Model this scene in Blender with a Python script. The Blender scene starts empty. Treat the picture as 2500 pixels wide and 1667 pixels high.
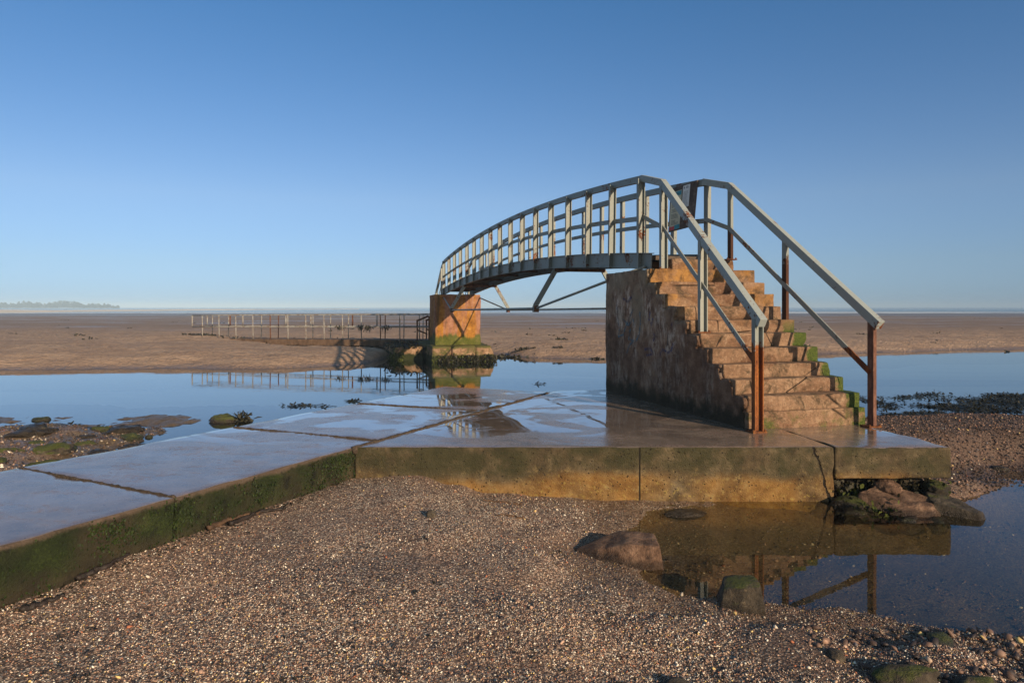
import bpy, bmesh, math, random
import numpy as np
from mathutils import Vector

random.seed(7)
rng = np.random.default_rng(7)
scene = bpy.context.scene
COL = scene.collection
CAM_H = 1.83            # metres above the front pool (z = 0)
F = 1667.0              # focal length in photo pixels (2500 wide, 24 mm lens)
HOR = 749.0
REAR = -0.17            # level of the rear channel
SEA = -0.57
TOP = 0.51              # top of the concrete platform

# ------------------------------------------------------------------ helpers
def P(u, v, Y):
    return np.array([(u - 1250.0) / F * Y, Y, CAM_H - (v - HOR) / F * Y])

def PX(u, Y):
    return (u - 1250.0) / F * Y

def V(*a):
    return np.array(a, dtype=float)

def unit(v):
    v = np.asarray(v, float)
    return v / np.linalg.norm(v)

def hash3(ix, iy, iz, seed=0):
    n = (ix.astype(np.int64) * 374761393 + iy.astype(np.int64) * 668265263 + iz.astype(np.int64) * 2147483647 + seed * 1274126177) & 0xFFFFFFFF
    n = ((n ^ (n >> 13)) * 1274126177) & 0xFFFFFFFF
    n = n ^ (n >> 16)
    return (n & 0xFFFF) / 32767.5 - 1.0

def vnoise(p, seed=0):
    i = np.floor(p).astype(np.int64); f = p - i
    f = f * f * f * (f * (f * 6 - 15) + 10)
    r = 0
    for dx in (0, 1):
        for dy in (0, 1):
            for dz in (0, 1):
                w = (f[:, 0] if dx else 1 - f[:, 0]) * (f[:, 1] if dy else 1 - f[:, 1]) * (f[:, 2] if dz else 1 - f[:, 2])
                r = r + w * hash3(i[:, 0] + dx, i[:, 1] + dy, i[:, 2] + dz, seed)
    return r

def fbm(p, scale=1.0, octs=4, seed=0, gain=0.5):
    p = np.asarray(p, float) * scale
    r = np.zeros(len(p)); a = 1.0
    for k in range(octs):
        r += a * vnoise(p * (2.03 ** k) + 17.3 * k, seed + k); a *= gain
    return r

def vecnoise(p, scale, octs, seed):
    return np.stack([fbm(p, scale, octs, seed + 11 * k) for k in range(3)], 1)

class MB:
    """collects shapes, builds ONE mesh object"""
    def __init__(self): self.v = []; self.f = []; self.m = []
    def add(self, verts, faces, mi=0):
        o = len(self.v)
        self.v.extend([tuple(map(float, q)) for q in verts])
        self.f.extend([tuple(int(i) + o for i in q) for q in faces])
        self.m.extend([mi] * len(faces) if np.isscalar(mi) else list(mi))
    def prism(self, poly, o, ex, ey, path):
        o, ex, ey, path = map(lambda q: np.asarray(q, float), (o, ex, ey, path))
        n = len(poly)
        a = [o + ex * p[0] + ey * p[1] for p in poly]
        self.add(a + [q + path for q in a],
                 [(i, (i + 1) % n, n + (i + 1) % n, n + i) for i in range(n)] + [tuple(range(n))[::-1], tuple(range(n, 2 * n))])
    def box(self, c, ex, ey, ez):
        c, ex, ey, ez = map(lambda q: np.asarray(q, float), (c, ex, ey, ez))
        self.prism([(-.5, -.5), (.5, -.5), (.5, .5), (-.5, .5)], c - ez / 2, ex, ey, ez)
    def sweep(self, pts, prof, up=(0, 0, 1), cap=True):
        """prof: list of (side, up) offsets, mitred along pts"""
        pts = [np.asarray(p, float) for p in pts]; up = np.asarray(up, float)
        n = len(prof); vs = []
        for i, p in enumerate(pts):
            t0 = unit(pts[i] - pts[i - 1]) if i else None
            t1 = unit(pts[i + 1] - pts[i]) if i < len(pts) - 1 else None
            t = unit((t0 if t0 is not None else t1) + (t1 if t1 is not None else t0))
            s = unit(np.cross(t, up)); w = unit(np.cross(s, t))
            k = 1.0
            if t0 is not None and t1 is not None:
                k = 1 / max(.6, math.sqrt(max(.01, (1 + float(np.dot(t0, t1))) / 2)))
            vs += [p + s * a + w * b * k for a, b in prof]
        fs = [(i * n + j, i * n + (j + 1) % n, (i + 1) * n + (j + 1) % n, (i + 1) * n + j) for i in range(len(pts) - 1) for j in range(n)]
        if cap: fs += [tuple(range(n))[::-1], tuple(range((len(pts) - 1) * n, len(pts) * n))]
        self.add(vs, fs)
    def tube(self, pts, r, k=8, up=(0.01, 0.02, 1)):
        self.sweep(pts, [(r * math.cos(2 * math.pi * j / k), r * math.sin(2 * math.pi * j / k)) for j in range(k)], up)
    def build(self, name, mats, parent=None, smooth=False, bevel=0):
        off = np.array(root_loc(parent)) if parent else np.zeros(3)
        me = bpy.data.meshes.new(name)
        me.from_pydata([tuple(np.array(q) - off) for q in self.v], [], self.f)
        mats = mats if isinstance(mats, (list, tuple)) else [mats]
        for m in mats: me.materials.append(m)
        if len(mats) > 1: me.polygons.foreach_set('material_index', self.m)
        bm = bmesh.new(); bm.from_mesh(me)
        bmesh.ops.recalc_face_normals(bm, faces=bm.faces)
        bm.to_mesh(me); bm.free()
        if smooth: me.polygons.foreach_set('use_smooth', [True] * len(me.polygons))
        o = bpy.data.objects.new(name, me); COL.objects.link(o)
        if parent: o.parent = parent
        if bevel:
            b = o.modifiers.new('bevel', 'BEVEL'); b.width = bevel; b.segments = 2; b.limit_method = 'ANGLE'
        return o

def root_loc(o):
    while o.parent: o = o.parent
    return tuple(o.location)

def tag(o, label=None, cat=None, group=None, kind=None):
    if label: o['label'] = label
    if cat: o['category'] = cat
    if group: o['group'] = group
    if kind: o['kind'] = kind
    return o

def thing(name, label, cat, loc, group=None):
    o = bpy.data.objects.new(name, None); COL.objects.link(o)
    o.location = tuple(map(float, loc)); o.empty_display_size = .2
    return tag(o, label, cat, group)

def np_mesh(name, verts, faces, mats, parent=None, smooth=True, colors=None, mi=None):
    """verts (N,3), faces (M,k) numpy"""
    off = np.array(root_loc(parent)) if parent else np.zeros(3)
    verts = np.asarray(verts, float) - off
    me = bpy.data.meshes.new(name)
    faces = np.asarray(faces); k = faces.shape[1]
    me.vertices.add(len(verts)); me.vertices.foreach_set('co', verts.ravel())
    me.loops.add(faces.size); me.loops.foreach_set('vertex_index', faces.ravel().astype(np.int32))
    me.polygons.add(len(faces))
    me.polygons.foreach_set('loop_start', np.arange(0, faces.size, k, dtype=np.int32))
    me.polygons.foreach_set('loop_total', np.full(len(faces), k, dtype=np.int32))
    mats = mats if isinstance(mats, (list, tuple)) else [mats]
    for m in mats: me.materials.append(m)
    if mi is not None: me.polygons.foreach_set('material_index', np.asarray(mi, dtype=np.int32))
    me.polygons.foreach_set('use_smooth', np.full(len(faces), smooth))
    if colors is not None:
        ca = me.color_attributes.new('stone_colour', 'FLOAT_COLOR', 'POINT')
        ca.data.foreach_set('color', np.concatenate([colors, np.ones((len(colors), 1))], 1).ravel())
    me.update(calc_edges=True); me.validate()
    o = bpy.data.objects.new(name, me); COL.objects.link(o)
    if parent: o.parent = parent
    return o

def rough_hex_geo(c, r=.02, res=.05, amp=.006, ns=4.0, seed=0, chip=0.0):
    """rounded, worn block. c: 8 corners: bottom ring of four, then top ring of four. Returns verts, faces"""
    c = np.asarray(c, float)
    L = [np.linalg.norm(c[1] - c[0] + c[2] - c[3]) / 2, np.linalg.norm(c[3] - c[0] + c[2] - c[1]) / 2, np.linalg.norm(c[4:].mean(0) - c[:4].mean(0))]
    r = min(r, min(L) * .45)
    def axis(l):
        n = max(1, int(round((l - 2 * r) / res)))
        return np.unique(np.concatenate([[0, r * .3, r * .65], np.linspace(r, l - r, n + 1), [l - r * .65, l - r * .3, l]]))
    ax = [axis(l) for l in L]
    idx = {}; pts = []; faces = []
    def vid(i, j, k):
        key = (i, j, k)
        if key not in idx:
            idx[key] = len(pts); pts.append((ax[0][i], ax[1][j], ax[2][k]))
        return idx[key]
    nx, ny, nz = [len(a) - 1 for a in ax]
    for i in range(nx):
        for j in range(ny):
            faces.append((vid(i, j, 0), vid(i, j + 1, 0), vid(i + 1, j + 1, 0), vid(i + 1, j, 0)))
            faces.append((vid(i, j, nz), vid(i + 1, j, nz), vid(i + 1, j + 1, nz), vid(i, j + 1, nz)))
    for i in range(nx):
        for k in range(nz):
            faces.append((vid(i, 0, k), vid(i + 1, 0, k), vid(i + 1, 0, k + 1), vid(i, 0, k + 1)))
            faces.append((vid(i, ny, k), vid(i, ny, k + 1), vid(i + 1, ny, k + 1), vid(i + 1, ny, k)))
    for j in range(ny):
        for k in range(nz):
            faces.append((vid(0, j, k), vid(0, j, k + 1), vid(0, j + 1, k + 1), vid(0, j + 1, k)))
            faces.append((vid(nx, j, k), vid(nx, j + 1, k), vid(nx, j + 1, k + 1), vid(nx, j, k + 1)))
    p = np.array(pts); La = np.array(L)
    q = np.clip(p, r, La - r); d = p - q; n = np.linalg.norm(d, axis=1, keepdims=True)
    q2 = q + np.where(n > 1e-9, d / np.maximum(n, 1e-9) * r, 0)
    w = q2 / La
    out = np.zeros_like(p)
    for m, (a, b, e) in enumerate([(0, 0, 0), (1, 0, 0), (1, 1, 0), (0, 1, 0), (0, 0, 1), (1, 0, 1), (1, 1, 1), (0, 1, 1)]):
        ww = (w[:, 0] if a else 1 - w[:, 0]) * (w[:, 1] if b else 1 - w[:, 1]) * (w[:, 2] if e else 1 - w[:, 2])
        out += ww[:, None] * c[m]
    amp = np.asarray(amp)
    out = out + vecnoise(out, ns, 4, seed) * amp
    if chip:   # knocked-off edges
        edge = np.clip(1 - np.min(np.abs(np.stack([np.partition(np.minimum(p, La - p), 1, axis=1)[:, 1]], 1)), 1) / .06, 0, 1)
        m = np.clip(fbm(out, 3.2, 3, seed + 50) - .25, 0, 1) * edge * chip
        out += (c.mean(0) - out) / np.maximum(np.linalg.norm(c.mean(0) - out, axis=1, keepdims=True), .01) * m[:, None]
    return out, np.array(faces)

def hexa(quad, z0, z1):
    return [V(x, y, z0) for x, y in quad] + [V(x, y, z1) for x, y in quad]

def ico(sub):
    bm = bmesh.new(); bmesh.ops.create_icosphere(bm, subdivisions=sub, radius=1)
    v = np.array([q.co[:] for q in bm.verts]); f = np.array([[w.index for w in q.verts] for q in bm.faces]); bm.free()
    return v, f

ICO3 = ico(4); ICO2 = ico(3); ICO0 = ico(1)

def rock_geo(c, size, seed, rot=0.0, planes=7, amp=.12, base=ICO3, cut=.72):
    r_ = np.random.default_rng(seed)
    v = base[0].copy()
    for k in range(planes):
        n = unit(r_.normal(size=3)); h = cut + .22 * r_.random()
        d = v @ n; v -= np.clip(d - h, 0, None)[:, None] * n
    v *= (1 + amp * fbm(v + seed, 1.6, 5, seed, .6))[:, None]
    v += vecnoise(v + seed, 5.0, 3, seed + 3) * amp * .3
    v *= np.array(size)
    ca, sa = math.cos(rot), math.sin(rot)
    v = v @ np.array([[ca, sa, 0], [-sa, ca, 0], [0, 0, 1]])
    return v + np.array(c), base[1]

# ------------------------------------------------------------------ materials
class NT:
    def __init__(self, name):
        self.m = bpy.data.materials.new(name); self.m.use_nodes = True
        self.t = self.m.node_tree; self.t.nodes.clear()
        self.out = self.t.nodes.new('ShaderNodeOutputMaterial')
        self.pos = self.n('ShaderNodeNewGeometry').outputs['Position']
        self.nrm = self.n('ShaderNodeNewGeometry').outputs['Normal']
    def n(self, t): return self.t.nodes.new(t)
    def put(self, sock, val):
        if isinstance(val, bpy.types.NodeSocket): self.t.links.new(val, sock)
        elif val is not None:
            if isinstance(val, (tuple, list)) and len(val) == 3 and sock.type == 'RGBA': val = (*val, 1)
            if sock.type == 'RGBA' and not isinstance(val, (tuple, list)): val = (val, val, val, 1)
            sock.default_value = val
    def vec(self, scale=(1, 1, 1), src=None, rot=(0, 0, 0)):
        m = self.n('ShaderNodeMapping'); self.put(m.inputs['Vector'], src or self.pos)
        m.inputs['Scale'].default_value = scale; m.inputs['Rotation'].default_value = rot
        return m.outputs[0]
    def noise(self, scale, detail=5, rough=.55, vec=None, dist=0.0):
        n = self.n('ShaderNodeTexNoise'); self.put(n.inputs['Vector'], vec or self.pos)
        n.inputs['Scale'].default_value = scale; n.inputs['Detail'].default_value = detail
        n.inputs['Roughness'].default_value = rough; n.inputs['Distortion'].default_value = dist
        return n.outputs['Fac']
    def voro(self, scale, out='Distance', vec=None, feat='F1', rnd=1.0):
        n = self.n('ShaderNodeTexVoronoi'); self.put(n.inputs['Vector'], vec or self.pos); n.feature = feat
        n.inputs['Scale'].default_value = scale; n.inputs['Randomness'].default_value = rnd
        return n.outputs[out]
    def ramp(self, fac, stops, interp='LINEAR'):
        n = self.n('ShaderNodeValToRGB'); self.put(n.inputs[0], fac); e = n.color_ramp.elements
        n.color_ramp.interpolation = interp
        while len(e) < len(stops): e.new(.5)
        for q, (p, c) in zip(e, stops):
            q.position = p; q.color = (c, c, c, 1) if np.isscalar(c) else (*c, 1)
        return n.outputs[0]
    def mix(self, fac, a, b, mode='MIX'):
        n = self.n('ShaderNodeMix'); n.data_type = 'RGBA'; n.blend_type = mode
        self.put(n.inputs[0], fac); self.put(n.inputs[6], a); self.put(n.inputs[7], b)
        return n.outputs[2]
    def math(self, op, a, b=None, c=None, clamp=False):
        n = self.n('ShaderNodeMath'); n.operation = op; n.use_clamp = clamp
        self.put(n.inputs[0], a)
        if b is not None: self.put(n.inputs[1], b)
        if c is not None: self.put(n.inputs[2], c)
        return n.outputs[0]
    def xyz(self, src=None):
        n = self.n('ShaderNodeSeparateXYZ'); self.put(n.inputs[0], src or self.pos); return n.outputs
    def range(self, v, a, b, c=0.0, d=1.0):
        n = self.n('ShaderNodeMapRange'); n.interpolation_type = 'SMOOTHSTEP'; self.put(n.inputs[0], v)
        for k, q in zip((1, 2, 3, 4), (a, b, c, d)): n.inputs[k].default_value = q
        return n.outputs[0]
    def bump(self, h, strength=.5, dist=.01, nrm=None):
        n = self.n('ShaderNodeBump'); n.inputs['Strength'].default_value = strength; n.inputs['Distance'].default_value = dist
        self.put(n.inputs['Height'], h)
        if nrm is not None: self.put(n.inputs['Normal'], nrm)
        return n.outputs[0]
    def bsdf(self, col, rough=.8, nrm=None, spec=.4, metal=0.0, coat=None, coat_rough=.03, ior=1.45):
        b = self.n('ShaderNodeBsdfPrincipled')
        self.put(b.inputs['Base Color'], col); self.put(b.inputs['Roughness'], rough)
        self.put(b.inputs['Specular IOR Level'], spec); self.put(b.inputs['Metallic'], metal); self.put(b.inputs['IOR'], ior)
        if nrm is not None: self.put(b.inputs['Normal'], nrm)
        if coat is not None:
            self.put(b.inputs['Coat Weight'], coat); self.put(b.inputs['Coat Roughness'], coat_rough); b.inputs['Coat IOR'].default_value = 1.33
        return b.outputs[0]
    def done(self, surf=None, vol=None):
        if surf is not None: self.t.links.new(surf, self.out.inputs['Surface'])
        if vol is not None: self.t.links.new(vol, self.out.inputs['Volume'])
        return self.m

def m_paint(name, c1, c2, rust_lo=.60, low_rust=False):
    t = NT(name)
    base = t.mix(t.noise(3.0, 4), c1, c2)
    base = t.mix(t.ramp(t.noise(40, 3), [(.55, 0), (.75, .5)]), base, (.22, .22, .19))
    big = t.noise(2.3, 6, .65); small = t.noise(30, 4, .6)
    m = t.math('ADD', t.math('MULTIPLY', big, .62), t.math('MULTIPLY', small, .38))
    z = t.xyz()[2]
    if low_rust:
        m = t.math('ADD', m, t.range(z, 1.75, .85, 0, .32))
    mask = t.ramp(m, [(rust_lo, 0), (rust_lo + .035, 1)])
    rust = t.ramp(t.noise(22, 5, .7, t.vec((1, 1, .25))), [(.3, (.035, .014, .01)), (.52, (.16, .05, .018)), (.72, (.36, .13, .03))])
    chips = t.ramp(t.voro(26), [(.10, 1), (.16, 0)])
    mask2 = t.math('MAXIMUM', mask, t.math('MULTIPLY', chips, t.ramp(t.noise(5, 2), [(.5, 0), (.62, 1)])))
    col = t.mix(mask2, base, rust)
    t.done(t.bsdf(col, t.mix(mask2, .5, .9), t.bump(t.math('ADD', small, mask2), .4, .004), .35))
    return t.m

M = {}
M['paint'] = m_paint('grey_green_paint', (.20, .235, .235), (.265, .285, .265), .56)
M['paint_top'] = m_paint('pale_weathered_paint', (.27, .32, .33), (.35, .385, .38), .575)
M['paint_rusty'] = m_paint('rusty_painted_steel', (.25, .28, .275), (.30, .315, .29), .57, True)

def m_rust():
    t = NT('rusty_steel')
    c = t.ramp(t.noise(14, 6, .7, t.vec((1, 1, .3))), [(.3, (.03, .014, .01)), (.5, (.12, .045, .02)), (.7, (.26, .11, .04))])
    return t.done(t.bsdf(c, .9, t.bump(t.noise(60, 4), .5, .004), .2))
M['rust'] = m_rust()

def m_galv():
    t = NT('weathered_galvanised_tube')
    c = t.mix(t.ramp(t.noise(9, 5), [(.42, 0), (.62, 1)]), (.33, .33, .31), (.20, .15, .11))
    return t.done(t.bsdf(c, .6, t.bump(t.noise(50, 3), .3, .002), .4))
M['galv'] = m_galv()

def m_wall():
    t = NT('weathered_render_wall')
    big = t.noise(1.1, 5, .6); med = t.noise(6, 7, .65); fine = t.noise(55, 5, .65)
    c = t.ramp(med, [(.32, (.10, .052, .032)), (.5, (.25, .140, .086)), (.66, (.42, .27, .18))])
    streak = t.noise(3.6, 8, .72, t.vec((1, 1, .42)), .4)
    wm = t.math('MULTIPLY', t.ramp(streak, [(.46, 0), (.60, 1)]), t.ramp(t.noise(18, 6, .75, t.vec((1, 1, .4))), [(.44, 0), (.55, 1)]))
    wm = t.math('MULTIPLY', wm, t.ramp(t.noise(1.4, 3, .6), [(.38, .15), (.50, 1)]))
    c = t.mix(wm, c, (.80, .64, .53))
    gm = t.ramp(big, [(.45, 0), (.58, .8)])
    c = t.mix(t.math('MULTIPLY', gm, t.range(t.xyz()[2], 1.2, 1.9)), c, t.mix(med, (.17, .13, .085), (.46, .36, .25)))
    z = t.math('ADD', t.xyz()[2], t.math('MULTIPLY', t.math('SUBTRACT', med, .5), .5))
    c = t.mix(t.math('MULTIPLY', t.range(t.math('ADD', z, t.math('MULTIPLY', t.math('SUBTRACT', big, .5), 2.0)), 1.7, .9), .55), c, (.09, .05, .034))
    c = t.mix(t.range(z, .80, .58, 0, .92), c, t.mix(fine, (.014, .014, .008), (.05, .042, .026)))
    # hairline cracks
    cr = t.voro(1.1, 'Distance', t.vec((1, 1, 1), t.mix(.25, t.pos, t.n('ShaderNodeTexNoise').outputs['Color'], 'ADD')), 'DISTANCE_TO_EDGE')
    cm = t.math('MULTIPLY', t.ramp(cr, [(.0, 1), (.010, 0)]), t.ramp(t.noise(.9, 2), [(.60, 0), (.64, 1)]))
    c = t.mix(cm, c, (.02, .013, .010))
    pits = t.ramp(t.voro(48), [(.12, 1), (.26, 0)])
    c = t.mix(t.math('MULTIPLY', pits, .5), c, (.03, .02, .015))
    h = t.math('SUBTRACT', t.math('ADD', t.math('MULTIPLY', med, .25), t.math('ADD', t.math('MULTIPLY', fine, .5), t.math('MULTIPLY', wm, .3))), t.math('ADD', t.math('MULTIPLY', cm, .6), t.math('MULTIPLY', pits, .25)))
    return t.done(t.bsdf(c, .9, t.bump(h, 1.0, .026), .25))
M['wall'] = m_wall()

AX = unit(V(-.279, .96, 0)); BX = unit(V(.96, .279, 0))

def m_step():
    t = NT('worn_step_concrete')
    big = t.noise(1.7, 5, .6); med = t.noise(7, 7, .65); fine = t.noise(60, 5, .65)
    x, y, z = t.xyz()
    c = t.ramp(med, [(.30, (.07, .038, .022)), (.46, (.19, .108, .066)), (.58, (.31, .195, .125)), (.74, (.52, .38, .26))])
    c = t.mix(t.ramp(t.noise(19, 6, .75), [(.40, .75), (.52, 0)]), c, (.06, .036, .022))
    c = t.mix(t.ramp(t.noise(27, 5, .75), [(.55, 0), (.68, .7)]), c, (.60, .47, .34))
    # block joints: each block along the riser has its own tint
    bl = t.voro(1.0, 'Color', t.vec((2.1, .9, 5.7)))
    c = t.mix(.5, c, t.mix(t.xyz(bl)[0], (.17, .085, .05), (.38, .25, .16)))
    och = t.math('MULTIPLY', t.ramp(big, [(.46, 0), (.58, 1)]), t.range(z, 1.45, 2.1))
    c = t.mix(t.math('MULTIPLY', och, .75), c, t.ramp(med, [(.35, (.12, .055, .012)), (.6, (.42, .21, .045))]))
    dm = t.ramp(t.noise(4.5, 6, .75, None, .6), [(.51, 0), (.62, .85)])
    c = t.mix(dm, c, (.07, .05, .03))
    dd = t.math('ADD', t.math('MULTIPLY', x, float(BX[0])), t.math('MULTIPLY', y, float(BX[1])))
    mm = t.math('ADD', t.range(dd, 5.55, 5.95, -.25, .42), t.noise(4.2, 6, .7))
    mm = t.math('MULTIPLY', t.ramp(mm, [(.66, 0), (.78, 1)]), t.range(z, 1.72, 1.5))
    lowm = t.math('MULTIPLY', t.ramp(t.noise(5.5, 6, .7), [(.5, 0), (.66, .8)]), t.range(z, .75, .58))
    mm = t.math('MAXIMUM', mm, lowm)
    c = t.mix(mm, c, t.ramp(fine, [(.3, (.02, .035, .006)), (.55, (.07, .10, .015)), (.75, (.16, .19, .03))]))
    cr = t.ramp(t.voro(1.1, 'Distance', None, 'DISTANCE_TO_EDGE'), [(0, 1), (.009, 0)])
    cm = t.math('MULTIPLY', cr, t.ramp(t.noise(1.2, 2), [(.56, 0), (.60, 1)]))
    c = t.mix(cm, c, (.012, .009, .006))
    pits = t.ramp(t.voro(55), [(.10, 1), (.22, 0)])
    c = t.mix(t.math('MULTIPLY', pits, .45), c, (.05, .03, .02))
    h = t.math('SUBTRACT', t.math('ADD', t.math('MULTIPLY', med, .3), t.math('MULTIPLY', fine, .5)), t.math('ADD', t.math('MULTIPLY', cm, .6), t.math('MULTIPLY', pits, .25)))
    return t.done(t.bsdf(c, t.mix(mm, .85, .7), t.bump(h, 1.0, .030), .3))
M['step'] = m_step()

def m_wet_top():
    t = NT('wet_concrete_top')
    med = t.noise(5, 7, .62); fine = t.noise(70, 4, .6)
    streak = t.noise(2.6, 7, .65, t.vec((1, 2.2, 1), None, (0, 0, .45)), .5)
    c = t.ramp(med, [(.3, (.16, .118, .09)), (.6, (.27, .205, .16))])
    sm = t.math('MULTIPLY', t.ramp(streak, [(.52, 0), (.60, 1)]), t.ramp(t.noise(24, 5, .7), [(.42, 0), (.6, 1)]))
    c = t.mix(t.math('MULTIPLY', sm, .6), c, (.32, .21, .17))
    pud = t.ramp(t.noise(1.0, 5, .55, t.vec((1, 1.35, 1)), .8), [(.49, 0), (.54, 1)])
    pud = t.math('MULTIPLY', pud, t.range(t.xyz()[1], 6.2, 7.6, .12, 1))
    spk = t.math('MULTIPLY', t.ramp(t.voro(20), [(.07, 1), (.15, 0)]), t.ramp(t.noise(3, 3), [(.45, 0), (.6, 1)]))
    c = t.mix(spk, c, (.03, .024, .02))
    c = t.mix(t.ramp(fine, [(.56, 0), (.68, .45)]), c, (.08, .06, .05))
    dry = t.ramp(t.noise(2.2, 5, .6, None, .9), [(.62, 0), (.70, 1)])
    rough = t.mix(pud, t.math('ADD', t.math('MULTIPLY', fine, .14), .16), .012)
    rough = t.math('ADD', rough, t.math('MULTIPLY', t.math('MULTIPLY', sm, .22), t.math('SUBTRACT', 1.0, t.math('MULTIPLY', pud, .5))))
    rough = t.math('MAXIMUM', rough, t.math('MULTIPLY', dry, .34))
    h = t.math('ADD', t.math('MULTIPLY', med, .5), t.math('MULTIPLY', fine, .35))
    bs = t.bump(h, .30, .005)
    n = t.n('ShaderNodeMix'); n.data_type = 'VECTOR'
    t.put(n.inputs[0], pud); t.put(n.inputs[4], bs); t.put(n.inputs[5], t.nrm)
    return t.done(t.bsdf(c, rough, n.outputs[1], .62, coat=t.math('ADD', t.math('MULTIPLY', pud, .75), .22), coat_rough=t.mix(pud, .12, .006)))
M['wet'] = m_wet_top()

def m_face():
    t = NT('stained_concrete_face')
    x, y, z = t.xyz()
    big = t.noise(1.5, 5, .6); med = t.noise(6, 7, .65); fine = t.noise(65, 5, .7)
    c = t.ramp(med, [(.32, (.030, .022, .012)), (.5, (.092, .068, .038)), (.66, (.185, .14, .085))])
    horiz = t.noise(7, 5, .6, t.vec((.5, .5, 5)))
    c = t.mix(t.ramp(horiz, [(.45, 0), (.65, .4)]), c, (.09, .065, .038))
    zz = t.math('ADD', z, t.math('MULTIPLY', t.math('SUBTRACT', big, .5), .45))
    band = t.math('MULTIPLY', t.range(zz, .30, .16), t.ramp(t.noise(1.1, 4, .6, t.vec((1, 1, .6))), [(.36, 0), (.54, 1)]))
    c = t.mix(t.math('MULTIPLY', band, .85), c, t.ramp(med, [(.3, (.13, .06, .014)), (.6, (.32, .175, .05)), (.8, (.46, .30, .12))]))
    alg = t.math('MULTIPLY', t.ramp(t.noise(2.0, 6, .75), [(.38, 0), (.54, 1)]), t.range(zz, .20, .36))
    c = t.mix(t.math('MULTIPLY', alg, .8), c, t.mix(fine, (.012, .014, .005), (.055, .055, .022)))
    c = t.mix(t.math('MULTIPLY', t.ramp(t.noise(12, 6, .75), [(.55, 0), (.66, .8)]), t.range(zz, .42, .2)), c, (.25, .18, .075))
    lic = t.math('MULTIPLY', t.ramp(t.noise(26, 5, .7), [(.56, 0), (.64, 1)]), t.range(zz, .34, .1))
    c = t.mix(t.math('MULTIPLY', lic, .6), c, (.34, .26, .07))
    pits = t.math('MULTIPLY', t.ramp(t.voro(30), [(.14, 1), (.24, 0)]), t.ramp(t.noise(9, 3), [(.45, 0), (.6, 1)]))
    c = t.mix(pits, c, (.025, .018, .01))
    # one cast joint and one slanting crack
    wob = t.math('MULTIPLY', t.math('SUBTRACT', t.noise(9, 4, .7), .5), .10)
    j1 = t.range(t.math('ABSOLUTE', t.math('SUBTRACT', x, 1.20)), .009, .004)
    xc = t.math('ADD', t.math('ADD', x, wob), t.math('MULTIPLY', z, .32))
    j2 = t.range(t.math('ABSOLUTE', t.math('SUBTRACT', xc, 3.0)), .014, .005)
    crk = t.math('MAXIMUM', j1, j2)
    c = t.mix(crk, c, (.014, .010, .006))
    h = t.math('SUBTRACT', t.math('ADD', t.math('MULTIPLY', med, .3), t.math('MULTIPLY', fine, .55)), t.math('ADD', crk, t.math('MULTIPLY', pits, .5)))
    return t.done(t.bsdf(c, .82, t.bump(h, 1.0, .028), .35))
M['face'] = m_face()

def m_moss_face():
    t = NT('algae_covered_concrete')
    med = t.noise(4.5, 7, .66); fine = t.noise(75, 4, .7); z = t.xyz()[2]
    c = t.ramp(med, [(.3, (.016, .013, .007)), (.55, (.038, .029, .016)), (.75, (.10, .075, .045))])
    zz = t.math('ADD', z, t.math('MULTIPLY', t.math('SUBTRACT', med, .5), .35))
    g = t.math('MULTIPLY', t.range(zz, .16, .36), t.ramp(t.noise(1.3, 5, .6), [(.40, 0), (.56, 1)]))
    c = t.mix(t.math('MULTIPLY', g, .92), c, t.ramp(t.math('ADD', t.math('MULTIPLY', fine, .6), t.math('MULTIPLY', med, .4)), [(.32, (.005, .008, .002)), (.5, (.016, .028, .005)), (.68, (.05, .075, .011))]))
    blot = t.ramp(t.noise(7, 6, .75, t.vec((1, 1, .6))), [(.58, 0), (.66, .85)])
    c = t.mix(blot, c, (.006, .006, .003))
    c = t.mix(t.math('MULTIPLY', t.ramp(t.noise(3.1, 5, .7), [(.60, 0), (.68, .7)]), t.range(z, .45, .2)), c, (.10, .075, .045))
    c = t.mix(t.range(t.math('ADD', z, t.math('MULTIPLY', t.math('SUBTRACT', med, .5), .12)), .46, .50), c, t.mix(fine, (.05, .036, .026), (.16, .115, .085)))
    h = t.math('ADD', t.math('MULTIPLY', med, .6), t.math('MULTIPLY', fine, t.math('ADD', .35, g)))
    return t.done(t.bsdf(c, .75, t.bump(h, .9, .016), .35))
M['moss_face'] = m_moss_face()

def m_pier():
    t = NT('iron_stained_pier_concrete')
    big = t.noise(1.6, 5, .6); med = t.noise(6, 7, .65); fine = t.noise(45, 5, .7); z = t.xyz()[2]
    c = t.ramp(med, [(.3, (.16, .072, .042)), (.5, (.30, .145, .09)), (.7, (.40, .22, .145))])
    st = t.noise(5.0, 5, .6, t.vec((1, 1, .08)))
    c = t.mix(t.ramp(st, [(.45, 0), (.56, .9)]), c, t.ramp(med, [(.3, (.16, .062, .008)), (.6, (.38, .17, .018)), (.8, (.52, .36, .14))]))
    c = t.mix(t.ramp(t.noise(4.2, 5, .6, t.vec((1, 1, .1), None, (0, 0, 1))), [(.56, 0), (.66, .8)]), c, (.09, .05, .018))
    zz = t.math('ADD', z, t.math('MULTIPLY', t.math('SUBTRACT', st, .5), .9))
    g = t.range(zz, .86, .70)
    c = t.mix(t.math('MULTIPLY', g, .93), c, t.ramp(t.math('ADD', t.math('MULTIPLY', fine, .5), t.math('MULTIPLY', med, .5)), [(.32, (.02, .03, .005)), (.52, (.07, .095, .012)), (.72, (.22, .17, .08))]))
    nx = t.xyz(t.nrm)[0]
    h = t.math('ADD', t.math('MULTIPLY', med, .7), t.math('MULTIPLY', fine, .4))
    return t.done(t.bsdf(c, .85, t.bump(h, .7, .02), .25))
M['pier'] = m_pier()

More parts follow.
